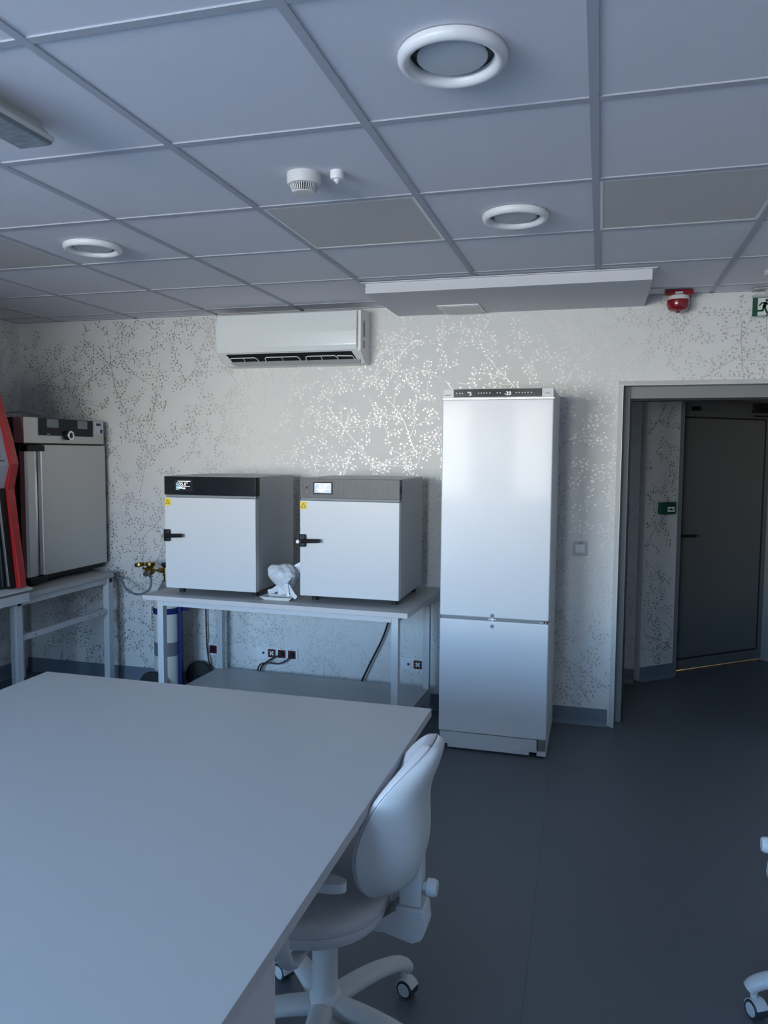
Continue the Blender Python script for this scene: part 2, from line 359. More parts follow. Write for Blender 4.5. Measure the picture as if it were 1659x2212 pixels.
# skirting (coved vinyl)
def cove(mb, p, q, nrm, h=0.10):
    p, q, nrm = Vector(p), Vector(q), Vector(nrm)
    prof = [(0, 0), (0.022, 0), (0.012, 0.012), (0.007, 0.03), (0.004, h), (0, h)]
    mb.loft([[e + nrm*a + Vector((0, 0, b)) for a, b in prof] for e in (p, q)])
mb = MB(); cove(mb, (ROOM_X0, 0, 0), (DOOR_X0-0.032, 0, 0), (0, -1, 0)); struct('baseboard_back', mb, 'cove', 'blue-grey coved skirting along the back wall', 'skirting')
mb = MB(); cove(mb, (ROOM_X0, ROOM_Y0, 0), (ROOM_X0, -0.03, 0), (1, 0, 0)); struct('baseboard_left', mb, 'cove', 'blue-grey coved skirting along the left wall', 'skirting')

# doorway lining: bright corner profile + grey frame set back in the opening
tr = bpy.data.objects.new('trim_1', None); COL.objects.link(tr); tr.location = (DOOR_X0, 0, 0); tag(tr, 'bright metal edged grey frame around the open doorway', 'door frame', None, 'structure')
mb = MB(); a = DOOR_X0
prof = [(a-0.022, -0.003), (a+0.002, -0.024), (a+0.004, -0.024), (a+0.004, 0.02), (a, 0.02), (a, -0.0015), (a-0.022, -0.0015)]
mb.prism(prof, 'z', 0.0, DOOR_Z-0.004)
profh = [(-0.003, DOOR_Z+0.022), (-0.024, DOOR_Z-0.002), (-0.024, DOOR_Z-0.004), (0.02, DOOR_Z-0.004), (0.02, DOOR_Z), (-0.0015, DOOR_Z), (-0.0015, DOOR_Z+0.022)]
mb.prism(profh, 'x', a-0.022, DOOR_X1)
mb.build('corner_profile', 'cornerprofile', tr, tr.location)
mb = MB(); mb.box(a+0.001, a+0.048, 0.09, 0.19, 0, DOOR_Z-0.001, .003); mb.box(a+0.048, DOOR_X1, 0.09, 0.19, DOOR_Z-0.072, DOOR_Z-0.001, .003)
mb.build('lining', 'framegrey', tr, tr.location)
mb = MB(); mb.box(a+0.048, a+0.060, 0.10, 0.18, 0, DOOR_Z-0.084); mb.box(a+0.048, DOOR_X1, 0.10, 0.18, DOOR_Z-0.084, DOOR_Z-0.072)
mb.build('seal', 'rubber', tr, tr.location)

# lobby behind the doorway
mb = MB(); mb.box(0.7, 1.505, 0.955, 1.10, 0, H+0.05)
paper(mb, branch_print(0.8, H-0.2, 21), lambda u, v: (0.7+u, 0.9545, 0.1+v)); struct('wall_lobby', mb, ['wallpaper', 'foil'], 'short papered wall beyond the doorway', 'wall', recalc=False)
D0 = Vector((1.741, 1.279, 0)); DD = Vector((0.76424, 0.64493, 0)); DN = Vector((0.64493, -0.76424, 0))   # DN points to the viewer
def diag(s, d, z): return D0 + DD*s + DN*d + Vector((0, 0, z))
def dbox(mb, s0, s1, d0, d1, z0, z1, mi=0):
    A = [diag(s, d, z0) for s, d in ((s0, d0), (s1, d0), (s1, d1), (s0, d1))]; B = [p + Vector((0, 0, z1-z0)) for p in A]
    mb.loft([A, B], mi); return mb
mb = MB(); dbox(mb, -0.318, -0.012, -0.14, 0.075, 0, H+0.05); dbox(mb, -0.012, 1.06, -0.14, 0.06, 2.045, H+0.05); dbox(mb, 1.06, 2.6, -0.14, 0.06, 0, H+0.05)
paper(mb, branch_print(0.30, H-0.2, 22), lambda u, v: diag(-0.316+u, 0.0756, 0.1+v)); paper(mb, branch_print(1.0, 0.42, 23), lambda u, v: diag(0.0+u, 0.0606, 2.05+v))
struct('wall_diagonal', mb, ['wallpaper', 'foil'], 'diagonal papered wall holding the far door', 'wall', recalc=False)
mb = MB()
for (s0, s1, d) in ((-0.318, -0.012, 0.0755),): 
    cove(mb, diag(s0, d, 0), diag(s1, d, 0), DN)
cove(mb, (0.7, 0.9545, 0), (1.505, 0.9545, 0), (0, -1, 0))
struct('baseboard_lobby', mb, 'cove', 'coved skirting in the lobby beyond the doorway', 'skirting')
mb = MB().box(0.5, ROOM_X1+0.2, 0.2, 3.5, H, H+0.05); struct('ceiling_lobby', mb, 'tile', 'dark lobby ceiling beyond the doorway', 'ceiling')
mb = MB().box(0.5, 0.7, 0.2, 1.1, 0, H); mb.box(0.5, ROOM_X1+.2, 3.4, 3.55, 0, H); mb.box(0.5, 0.6, 1.1, 3.4, 0, H); struct('wall_lobby_side', mb, 'corridorshade', 'hidden lobby side walls', 'wall')
# far door
dr = bpy.data.objects.new('door_1', None); COL.objects.link(dr); dr.location = D0; tag(dr, 'closed grey door on the diagonal wall beyond the doorway', 'door', None, 'structure')
mb = MB(); dbox(mb, -0.010, 0.030, -0.05, 0.072, 0, 2.04); dbox(mb, 0.99, 1.055, -0.05, 0.072, 0, 2.04); dbox(mb, 0.030, 0.99, -0.05, 0.072, 2.005, 2.04)
mb.build('frame', 'framegrey', dr, D0)
mb = MB(); dbox(mb, 0.034, 0.986, -0.03, 0.0, 0.012, 2.002)
leaf = mb.build('leaf', 'doorgrey', dr, D0)
mb = MB()   # sunk black joint around the flush panel
dbox(mb, 0.04, 0.94, -0.001, 0.0015, 1.872, 1.884); dbox(mb, 0.928, 0.942, -0.001, 0.0015, 0.10, 1.884); dbox(mb, 0.04, 0.94, -0.001, 0.0015, 0.088, 0.100)
mb.build('panel_joint', 'rubber', leaf, (0, 0, 0)).location = (0, 0, 0)
leaf_j = [c for c in kids(leaf)][0]
for v in leaf_j.data.vertices: v.co -= D0
mb = MB(); mb.tube([diag(0.055, 0.0, 1.02), diag(0.055, 0.055, 1.02), diag(0.07, 0.062, 1.02), diag(0.185, 0.062, 1.017)], 0.010, 10)
mb.cyl(diag(0.055, 0.0, 1.02), diag(0.055, 0.008, 1.02), 0.026, n=20); mb.build('handle', 'black', dr, D0)
mb = MB(); dbox(mb, 0.09, 0.90, 0.0, 0.022, 1.945, 1.995); mb.build('closer_rail', 'doorgrey', dr, D0)
mb = MB(); dbox(mb, 0.145, 0.20, 0.018, 0.05, 1.925, 1.955); dbox(mb, 0.76, 0.99, 0.015, 0.06, 1.925, 1.992); dbox(mb, 0.76, 0.90, 0.03, 0.05, 1.895, 1.905); mb.build('closer', 'black', dr, D0)
# warm light of the room behind the far door, seen through the gap under the leaf
ld = bpy.data.lights.new('back_room_lamp', 'POINT'); ld.energy = 22.0; ld.color = (1.0, 0.62, 0.28); ld.shadow_soft_size = 0.1
lo = bpy.data.objects.new('back_room_lamp', ld); COL.objects.link(lo); lo.location = diag(0.5, -0.5, 0.6)

cp = thing('call_point', 'small green break-glass box on the wall beside the far door', 'call point', diag(-0.13, 0.0755, 1.19))
mb = MB(); dbox(mb, -0.197, -0.075, 0.0762, 0.118, 1.187, 1.272); mb.build('housing', 'green', cp, cp.location)
mb = MB(); dbox(mb, -0.150, -0.085, 0.118, 0.1192, 1.205, 1.240); mb.build('plate', 'whiteplastic', cp, cp.location)
mb = MB(); dbox(mb, -0.146, -0.090, 0.1192, 0.1198, 1.220, 1.226); dbox(mb, -0.125, -0.110, 0.1192, 0.1198, 1.216, 1.230); mb.build('lettering', 'black', cp, cp.location)

# ------------------------------------------------------------------ ceiling fittings
def valve():
    th = thing('ceiling_vent', '', 'air vent', (0, 0, 0), 0, 'round ceiling vents')
    MB().lathe([(0.100, 0.004), (0.120, 0.002), (0.1235, -0.004), (0.1228, -0.012), (0.1185, -0.019), (0.112, -0.023), (0.105, -0.0225), (0.099, -0.018), (0.0955, -0.011), (0.094, -0.002), (0.094, 0.004)], n=64).build('ring', 'whiteplastic', th)
    MB().lathe([(0.0, -0.010), (0.075, -0.010), (0.0795, -0.007), (0.0795, -0.002), (0.0, -0.002)], n=48).build('disc', 'bulkpaint', th)
    MB().lathe([(0.0, 0.002), (0.097, 0.002), (0.097, 0.0042), (0.0, 0.0042)], n=32).build('throat', 'black', th)
    return th
v0 = valve(); v0.location = (0.895, -2.895, H); v0['label'] = 'large nearest round white ceiling vent at the top right'
dup(v0, (0.908, -1.680, H), 0, 'round white ceiling vent between the two right rails, behind the nearest vent')
dup(v0, (-0.922, -1.680, H), 0, 'round white ceiling vent at the left, in front of the wall corner')

sd = thing('smoke_detector', 'round white slotted smoke detector on the ceiling', 'smoke detector', (0.292, -2.262, H))
MB().lathe([(0.0, 0.006), (0.056, 0.006), (0.056, -0.022), (0.052, -0.030), (0.047, -0.032), (0.0, -0.032)], n=48).build('base', 'creamplastic', sd)
mb = MB().lathe([(0.040, -0.032), (0.034, -0.050), (0.0, -0.050)], n=40); mb.build('core', 'black', sd)
mb = MB()
for k in range(36):
    a = 2*PI*k/36; c, s_ = math.cos(a), math.sin(a); w = 0.0016
    P = [(0.046, -0.031), (0.037, -0.054)]
    A = [(P[0][0]*c - s_*w*q, P[0][0]*s_ + c*w*q, P[0][1]) for q in (-1, 1)]; B = [(P[1][0]*c - s_*w*q, P[1][0]*s_ + c*w*q, P[1][1]) for q in (-1, 1)]
    mb.loft([[A[0], A[1], (A[1][0]*.9, A[1][1]*.9, A[1][2]), (A[0][0]*.9, A[0][1]*.9, A[0][2])], [B[0], B[1], (B[1][0]*.9, B[1][1]*.9, B[1][2]), (B[0][0]*.9, B[0][1]*.9, B[0][2])]])
mb.lathe([(0.0, -0.0535), (0.038, -0.0535), (0.0385, -0.056), (0.036, -0.0575), (0.0, -0.0575)], n=40); mb.build('cage', 'creamplastic', sd)
sl = thing('alarm_indicator', 'tiny white alarm lamp with pointed lens beside the smoke detector', 'indicator', (0.404, -2.262, H))
MB().lathe([(0.0, 0.006), (0.022, 0.006), (0.022, -0.016), (0.019, -0.021), (0.0, -0.021)], n=32).build('base', 'whiteplastic', sl)
MB().lathe([(0.012, -0.020), (0.009, -0.026), (0.0, -0.038)], n=24).build('lens', 'whiteplastic', sl)

lu = thing('emergency_luminaire', 'boxy glass fronted emergency light on the ceiling at the left edge', 'emergency light', (-0.27, -3.0, H))
mb = MB(); x0, x1, y0, y1 = -0.325, -0.213, -3.19, -2.822
def lr(a, b, e, z): return [(x0+a, y0, z), (x1-b, y0, z), (x1-b, y1-e, z), (x0+a, y1-e, z)]
mb.loft([lr(.03, .045, .0, H+0.004), lr(.02, .036, .0, H-0.012), lr(.008, .014, .0, H-0.034), lr(0, 0, 0, H-0.044), lr(0, 0, 0, H-0.056)])
mb.build('housing', 'creamplastic', lu, lu.location)
mb = MB(); mb.box(x0+.004, x1-.004, y0+.004, y1-.004, H-0.064, H-0.050, .003); mb.build('gasket', 'grey', lu, lu.location)
mb = MB(); mb.box(x0+.008, x1-.008, y0+.008, y1-.008, H-0.068, H-0.060, .004); mb.build('glass', 'lumglass', lu, lu.location)

# boxed bulkhead below the ceiling
bk = thing('ceiling_bulkhead', 'white boxed bulkhead hung under the ceiling against the back wall', 'bulkhead', (0.735, -0.35, H-0.056))
MB().box(0.022, 1.455, -0.694, -0.001, H-0.056, H-0.0005, .001).build('box', 'bulkpaint', bk, bk.location)
MB().box(0.0, 1.475, -0.712, -0.001, H-0.0045, H-0.0002, 0.0005).build('cover_strip', 'tile', bk, bk.location)
vg = thing('vent_grille', 'small white rectangular vent plate under the boxed bulkhead', 'vent', (0.44, -0.18, H-0.056))
mb = MB(); mb.box(0.322, 0.562, -0.300, -0.055, H-0.064, H-0.056, .003); mb.build('frame', 'whiteplastic', vg, vg.location)
mb = MB(); mb.box(0.336, 0.548, -0.286, -0.069, H-0.0665, H-0.064, .001); mb.build('plate', 'creamplastic', vg, vg.location)

# siren
si = thing('alarm_siren', 'red fire alarm siren with white band by the ceiling', 'siren', (1.624, -0.10, H))
mb = MB(); mb.prism([(-0.073, -0.045), (0.073, -0.045), (0.073, 0.02), (0.04, 0.045), (-0.04, 0.045), (-0.073, 0.02)], 'z', -0.030, 0.0, .004); mb.build('base', 'sirenred', si)
MB().lathe([(0.0, -0.028), (0.056, -0.028), (0.056, -0.052), (0.0, -0.052)], n=40).build('band', 'creamplastic', si)
MB().lathe([(0.0, -0.050), (0.058, -0.050), (0.0585, -0.075), (0.052, -0.096), (0.038, -0.106), (0.012, -0.110), (0.010, -0.118), (0.0, -0.119)], n=40).build('dome', 'sirenred', si)
mb = MB(); mb.box(-0.020, 0.020, -0.0466, -0.045, -0.023, -0.012); mb.build('sticker', 'label', si)

# exit sign (only its left end is in view)
ex = thing('exit_sign', 'green and white running man exit sign hung by the ceiling', 'exit sign', (2.105, -0.06, 2.35))
EX, EY, EZ = 2.004, -0.058, 2.349
mb = MB(); mb.box(EX, EX+0.21, EY, EY+0.012, EZ, EZ+0.103, .001); mb.build('panel', 'signwhite', ex, ex.location)
mb = MB()
def ep(u, v): return (EX+u, EY-0.0006, EZ+v)
mb.poly([ep(0.0005, .001), ep(0.026, .001), ep(0.026, .101), ep(0.0005, .101)])
mb.poly([ep(0.184, .001), ep(0.2095, .001), ep(0.2095, .101), ep(0.184, .101)])
mb.poly([ep(0.026, .0985), ep(0.184, .0985), ep(0.184, .101), ep(0.026, .101)]); mb.poly([ep(0.026, .001), ep(0.184, .001), ep(0.184, .004), ep(0.026, .004)])
def ed(u, v, r, n=18): mb.poly([(EX+u+r*math.cos(2*PI*k/n), EY-0.0009, EZ+v+r*math.sin(2*PI*k/n)) for k in range(n)])
def limb(pts, w):
    for (a, b), (c, d) in zip(pts, pts[1:]):
        L = math.hypot(c-a, d-b); nx, ny = -(d-b)/L*w, (c-a)/L*w
        mb.poly([(EX+a+nx, EY-.0009, EZ+b+ny), (EX+a-nx, EY-.0009, EZ+b-ny), (EX+c-nx, EY-.0009, EZ+d-ny), (EX+c+nx, EY-.0009, EZ+d+ny)])
    for a, b in pts: ed(a, b, w, 10)
ed(0.0705, 0.084, 0.0075)
limb([(0.064, 0.069), (0.058, 0.052)], 0.0085); limb([(0.062, 0.071), (0.045, 0.071), (0.035, 0.058)], 0.0036); limb([(0.068, 0.071), (0.082, 0.058), (0.092, 0.060)], 0.0036)
limb([(0.055, 0.048), (0.052, 0.031), (0.018, 0.029)], 0.0048); limb([(0.060, 0.048), (0.074, 0.018)], 0.0050)
limb([(0.078, 0.010), (0.066, 0.004)], 0.0025)
mb.poly([(EX+0.115, EY-.0009, EZ+.004), (EX+0.165, EY-.0009, EZ+.004), (EX+0.165, EY-.0009, EZ+.092), (EX+0.115, EY-.0009, EZ+.092)])
mb.build('pictogram', 'signgreen', ex, ex.location)
mb = MB(); mb.box(EX-0.002, EX+0.212, EY-0.004, EY+0.020, EZ+0.104, EZ+0.113, .001); mb.box(EX, EX+0.21, EY-0.04, EY+0.055, H-0.006, H-0.0002, .002); mb.box(EX+0.06, EX+0.15, EY+.004, EY+.010, EZ+0.113, H-0.006)
mb.build('bracket', 'bracket', ex, ex.location)
for u, v in ((0.035, -0.018), (0.035, 0.028), (0.12, -0.018)): MB().cyl((EX+u, EY+v, H-0.0075), (EX+u, EY+v, H-0.006), 0.005, n=10).build('screw', 'grey', ex, ex.location)
dl = thing('emergency_lamp', 'round white ceiling fitting cut by the right frame edge', 'ceiling lamp', (2.052, -0.47, H))
MB().lathe([(0.0, 0.006), (0.072, 0.006), (0.072, -0.006), (0.062, -0.016), (0.048, -0.016), (0.040, -0.004), (0.0, -0.004)], n=40).build('ring', 'creamplastic', dl)
MB().lathe([(0.0, -0.010), (0.040, -0.009), (0.040, -0.003), (0.0, -0.003)], n=32).build('lens', 'grey', dl)

# ------------------------------------------------------------------ air conditioner
ac = thing('air_conditioner', 'glossy white wall air conditioner under the ceiling', 'air conditioner', (-0.63, 0, 2.15))
AX0, AX1 = -1.100, -0.158
body = [(-0.001, 2.462), (-0.17, 2.462), (-0.188, 2.452), (-0.192, 2.218), (-0.190, 2.214), (-0.105, 2.150), (-0.09, 2.145), (-0.001, 2.145)]
MB().prism(body, 'x', AX0+0.010, AX1, .004).build('body', 'whiteplastic', ac, ac.location)
mb = MB(); fr = [(-0.190, 2.452), (-0.203, 2.450), (-0.212, 2.40), (-0.216, 2.33), (-0.212, 2.25), (-0.203, 2.218), (-0.190, 2.216)]
mb.prism(fr, 'x', AX0, AX1-0.022, .003); mb.build('front_panel', 'acwhite', ac, ac.location)
def sl_pt(x, s, d):   # on the slanted outlet face: s 0..1 from upper front edge to lower rear edge, d outward
    a, b = Vector((0, -0.190, 2.214)), Vector((0, -0.105, 2.150)); q = a + (b-a)*s; n = Vector((0, -0.602, -0.799)); q += n*d; return (x, q.y, q.z)
mb = MB(); mb.loft([[sl_pt(AX0+0.055, .02, .001), sl_pt(AX1-0.06, .02, .001), sl_pt(AX1-0.045, .64, .001), sl_pt(AX0+0.075, .64, .001)], [sl_pt(AX0+0.055, .02, .0025), sl_pt(AX1-0.06, .02, .0025), sl_pt(AX1-0.045, .64, .0025), sl_pt(AX0+0.075, .64, .0025)]])
mb.build('outlet', 'black', ac, ac.location)
mb = MB(); mb.loft([[sl_pt(AX0+0.06, .66, .001), sl_pt(AX1-0.02, .66, .001), sl_pt(AX1-0.03, .98, .001), sl_pt(AX0+0.09, .98, .001)], [sl_pt(AX0+0.06, .66, .010), sl_pt(AX1-0.02, .66, .010), sl_pt(AX1-0.03, .98, .007), sl_pt(AX0+0.09, .98, .007)]])
mb.build('flap', 'acgrey', ac, ac.location)
for (u0, u1) in ((0.075, 0.265), (0.312, 0.545), (0.582, 0.79)):
    mb = MB(); L = AX0
    pts = [sl_pt(L+u0, .62, .012), sl_pt(L+u0+.004, .25, .020), sl_pt(L+u0+.016, .16, .020), sl_pt(L+u1-.016, .16, .020), sl_pt(L+u1-.004, .25, .020), sl_pt(L+u1, .62, .012)]
    mb.tube(pts, .0030, 6); um = (u0+u1)/2; mb.tube([sl_pt(L+um, .16, .020), sl_pt(L+um, .62, .012)], .0018, 6)
    mb.build('air_guide', 'whiteplastic', ac, ac.location)
mb = MB().tube([sl_pt(AX0+.79, .20, .018), sl_pt(AX0+.885, .24, .018), sl_pt(AX0+.895, .60, .012)], .0030, 6); mb.build('air_guide', 'whiteplastic', ac, ac.location)
mb = MB()
for k in range(5): mb.box(AX0+0.790+k*.008, AX0+0.796+k*.008, -0.2062, -0.2035, 2.423, 2.428)
mb.box(AX0+0.789, AX0+0.792, -0.2062, -0.2035, 2.419, 2.428); mb.build('lettering', 'grey', ac, ac.location)
mb = MB()
for k in range(6): mb.box(AX0+0.068+k*.008, AX0+0.0745+k*.008, -0.2085, -0.2045, 2.232, 2.240)
mb.build('badge', 'tray', ac, ac.location)
mb = MB().box(AX1-0.0002, AX1+0.0012, -0.150, -0.105, 2.30, 2.40); mb.box(AX1-0.0002, AX1+0.0012, -0.145, -0.11, 2.235, 2.28); mb.build('rating_label', 'acgrey', ac, ac.location)
mb = MB()
for k, (z0, z1) in enumerate(((2.31, 2.39), (2.262, 2.275), (2.238, 2.252))): mb.box(AX1+0.001, AX1+0.0018, -0.140, -0.118, z0, z1)
mb.build('label_print', 'grey', ac, ac.location)

# ------------------------------------------------------------------ two-door lab fridge
fx0, fx1, fy = 0.428, 1.006, -0.628
fg = thing('lab_fridge', 'tall glossy white two-door laboratory fridge by the doorway', 'fridge', (0.717, -0.33, 0))
MB().box(fx0+.002, fx1-.002, -0.555, -0.045, 0.012, 1.938, .004).build('cabinet', 'fridgeside', fg, fg.location)
MB().box(fx0+.001, fx1-.002, fy, -0.560, 0.738, 1.886, .007, seg=3).build('upper_door', 'fridge', fg, fg.location)
MB().box(fx0+.001, fx1-.002, fy, -0.560, 0.104, 0.722, .007, seg=3).build('lower_door', 'fridge', fg, fg.location)
mb = MB().box(fx0+.006, fx1-.05, fy+.010, -0.55, 0.030, 0.100, .003); mb.box(fx0+.05, fx1-.09, fy+.012, -0.55, 0.012, 0.032, .002); mb.box(fx1-.05, fx1-.002, fy+.014, -0.55, 0.012, 0.036, .002); mb.build('plinth', 'fridgeside', fg, fg.location)
MB().box(fx1-.046, fx1-.008, fy+.022, -0.55, 0.036, 0.098, .003).build('foot_hinge', 'steelfit', fg, fg.location)
cpn = MB().box(fx0+.004, fx1-.004, fy+.004, -0.556, 1.893, 1.941, .003).build('control_fascia', 'fridgeside', fg, fg.location)
mb = MB().box(fx0+.060, fx1-.062, fy+.0025, fy+.006, 1.897, 1.938, .0006); cps = mb.build('control_strip', 'darkpanel', cpn, (0, 0, 0))
for v in cps.data.vertices: v.co -= fg.location
def fplace(x, z): return lambda u, v, d: (x+u - fg.location.x, fy+.0025-d - fg.location.y, z+v - fg.location.z)
text_mb('°5', 0.026, fplace(fx0+0.132, 1.906), .001).build('digits', 'glyph', cpn, smooth=False)
text_mb('-20', 0.026, fplace(fx0+0.325, 1.906), .001).build('digits', 'glyph', cpn, smooth=False)
for u in (0.075, 0.093, 0.107, 0.192, 0.206, 0.220, 0.234, 0.250, 0.288, 0.303, 0.385, 0.400, 0.416, 0.430, 0.445, 0.462): MB().box(fx0+u-.0025, fx0+u+.0025, fy+.001, fy+.0025, 1.915, 1.920).build('icon', 'glyphdim', cpn, fg.location)
MB().box(fx0+.012, fx0+.048, fy+.003, fy+.0045, 1.907, 1.910).build('badge', 'lettering', cpn, fg.location)
MB().box(fx1-.046, fx1-.022, fy+.003, fy+.0045, 1.912, 1.915).build('badge', 'lettering', cpn, fg.location)
MB().box(fx0+.004, fx1-.001, fy+.006, -0.56, 1.8865, 1.8925).build('top_gap', 'bright', fg, fg.location)
mb = MB().box(fx0+.012, fx1-.012, fy+.016, -0.556, 0.7225, 0.7375); mb.build('door_gap', 'grey', fg, fg.location)
mb = MB().box(fx1-.052, fx1-.028, fy+.006, -0.56, 0.7235, 0.735); mb.cyl((fx1-.018, fy+.012, 0.722), (fx1-.018, fy+.012, 0.738), 0.008, n=12); mb.build('hinge', 'steelfit', fg, fg.location)
mb = MB().box(0.690, 0.733, fy+.003, fy+.03, 0.727, 0.733, .002); mb.box(0.706, 0.718, fy+.001, fy+.03, 0.722, 0.738, .001); mb.build('grip', 'whiteplastic', fg, fg.location)
for zz in (0.752, 0.694): MB().lathe([(0.0, -0.004), (0.006, -0.004), (0.010, -0.003), (0.010, 0.002)], (0.711, fy, zz), 'y', 20).build('lock', 'grey', fg, fg.location)

# ------------------------------------------------------------------ oven table (slightly skewed against the wall)
TZ = 0.785; trz = math.radians(-1.8)
ot = thing('work_table', 'grey steel framed table carrying the two white incubators', 'table', (-0.465, -0.455, 0), trz)
tl, td = 1.575/2, 0.78/2
edge_faces(MB().box(-tl, tl, -td, td, TZ-0.028, TZ, .002)).build('table_top', ['laminate', 'lamside_lit'], ot)
for sx in (-1, 1):
    for sy in (-1, 1):
        cx, cy = (-0.687 if sx < 0 else 0.712), sy*(td-0.045) if sy < 0 else td-0.06
        m2 = MB().box(cx-0.019, cx+0.019, cy-0.02, cy+0.02, 0.0, TZ-0.0285, .003); m2.build('leg', 'frame', ot)
mb = MB().box(-0.668, 0.693, -td+0.027, -td+0.055, TZ-0.060, TZ-0.0285, .002); mb.box(-0.668, 0.693, td-0.075, td-0.045, TZ-0.060, TZ-0.0285, .002)
mb.box(-0.70, -0.674, -td+.066, td-.081, TZ-0.060, TZ-0.0285, .002); mb.box(0.699, 0.725, -td+.066, td-.081, TZ-0.060, TZ-0.0285, .002); mb.build('apron', 'frame', ot)
mb = MB(); mb.box(-0.705, 0.728, -0.31, 0.333, 0.155, 0.180, .002); mb.build('shelf', 'laminate', ot)
for sx in (-0.687, 0.712): MB().box(sx-.014, sx+.014, -td+.066, td-.081, 0.12, 0.1545, .002).build('shelf_rail', 'frame', ot)

# ------------------------------------------------------------------ incubators
def incubator(label, x0, w, panel_mat, temp, lit, keyed):
    th = thing('incubator', label, 'incubator', (x0+w/2, -0.46, TZ), 0, 'white incubators on the table')
    y0, yb, z0, z1 = -0.742, -0.185, TZ+0.036, 1.466; x1 = x0+w; off = th.location
    MB().box(x0+.002, x1-.001, y0+0.052, yb, z0+.002, z1, .004).build('casing', ['ovenside'], th, off)
    MB().box(x0, x1, y0, y0+0.046, z0, z1-0.122, .004).build('door', 'ovenwhite', th, off)
    MB().box(x0+.006, x1-.004, y0+0.044, y0+0.054, z0+.004, z1-0.118).build('door_seal', 'ovenwhite', th, off)
    MB().box(x0+.003, x1-.003, y0+.012, y0+0.052, z1-0.121, z1-0.108).build('gap_trim', 'grey', th, off)
    cp_ = MB().box(x0, x1+.001, y0-.002, y0+0.056, z1-0.108, z1-.003, .002).build('control_panel', panel_mat, th, off)
    sx = x0 + (0.076 if not lit else 0.086); f = y0-.002
    MB().box(sx-.008, sx+.104, f-.002, f, z1-.087, z1-.020, .0008).build('screen_bezel', 'black', cp_, off)
    MB().box(sx, sx+.096, f-.003, f-.002, z1-.080, z1-.027).build('screen', 'screenlit' if lit else 'screen', cp_, off)
    pl = lambda x, z: (lambda u, v, d: (x+u-off[0], f-.003-d-off[1], z+v-off[2]))
    text_mb(temp, 0.027, pl(sx+.020, z1-.055), .0006).build('digits', 'glyph', cp_, smooth=False)
    mb = MB(); g = f-.0036
    mb.box(sx+.020, sx+.040, g, f-.003, z1-.072, z1-.064); mb.box(sx+.044, sx+.060, g, f-.003, z1-.074, z1-.066); mb.box(sx+.006 if lit else sx+.02, sx+.09, g, f-.003, z1-.0605, z1-.0585)
    mb.box(sx+.004 if lit else sx+.012, sx+.092, g, f-.003, z1-.032, z1-.0285); mb.build('screen_icons', 'glyph', cp_, off)
    if not lit:
        mb = MB()
        for k in range(5): mb.box(sx+.001+.002*(k % 2), sx+.020+.006*((k*2) % 3), g, f-.003, z1-.0775+k*.0085, z1-.0725+k*.0085)
        mb.build('screen_glare', 'reflblue', cp_, off)  # glare on the screen drawn as softly glowing bars
    MB().cyl((x0+.042, f-.0012, z1-.052), (x0+.042, f, z1-.052), 0.006, n=14).build('socket_hole', 'black', cp_, off)
    MB().box(x1+.001, x1+.003, y0+.016, y0+.036, z1-.075, z1-.037, .0006).build('switch', 'black', cp_, off)
    hz = z0+0.305; m2 = MB()
    m2.box(x0+.001, x0+.038, y0-.022, y0, hz-.034, hz+.034, .006); m2.tube([(x0+.022, y0-.024, hz-.002), (x0+.060, y0-.032, hz), (x0+.125, y0-.034, hz+.003)], [.012, .0115, .0105], 12); h_ = m2.build('handle', 'black', th, off)
    m2 = MB().cyl((x0-.004, y0-.024, hz-.006), (x0-.004, y0+.012, hz-.006), .010, n=18)
    m2.build('latch_lock', 'tray' if keyed else 'steelfit', h_, off)
    m2 = MB().box(x0+.001, x0+.040, y0-.0012, y0, z1-.170, z1-.130); st = m2.build('warning_sticker', 'yellow', th, off)
    m2 = MB(); c = (x0+.0205, z1-.1525)
    T = [(c[0]+math.sin(2*PI*k/3)*.0165, c[1]+math.cos(2*PI*k/3)*.0165) for k in range(3)]; I = [(c[0]+(a-c[0])*.72, c[1]+(b-c[1])*.72) for a, b in T]
    for k in range(3):
        j = (k+1) % 3; m2.poly([(T[k][0], y0-.0016, T[k][1]), (T[j][0], y0-.0016, T[j][1]), (I[j][0], y0-.0016, I[j][1]), (I[k][0], y0-.0016, I[k][1])])
    m2.build('warning_triangle', 'black', st, off)
    for fx_ in (x0+.055, x1-.045):
        for fy_ in (y0+.09, yb-.05): MB().cyl((fx_, fy_, TZ+.0002), (fx_, fy_, z0+.003), 0.018, n=18).build('foot', 'rubber', th, off)
    return th
incubator('white incubator with black control panel showing 35.0, left on the table', -1.158, 0.566, 'darkpanel', '35.0°', False, False)
incubator('white incubator with film covered grey panel showing 30.0, nearest the fridge', -0.330, 0.560, 'filmpanel', '30.0°', True, True)

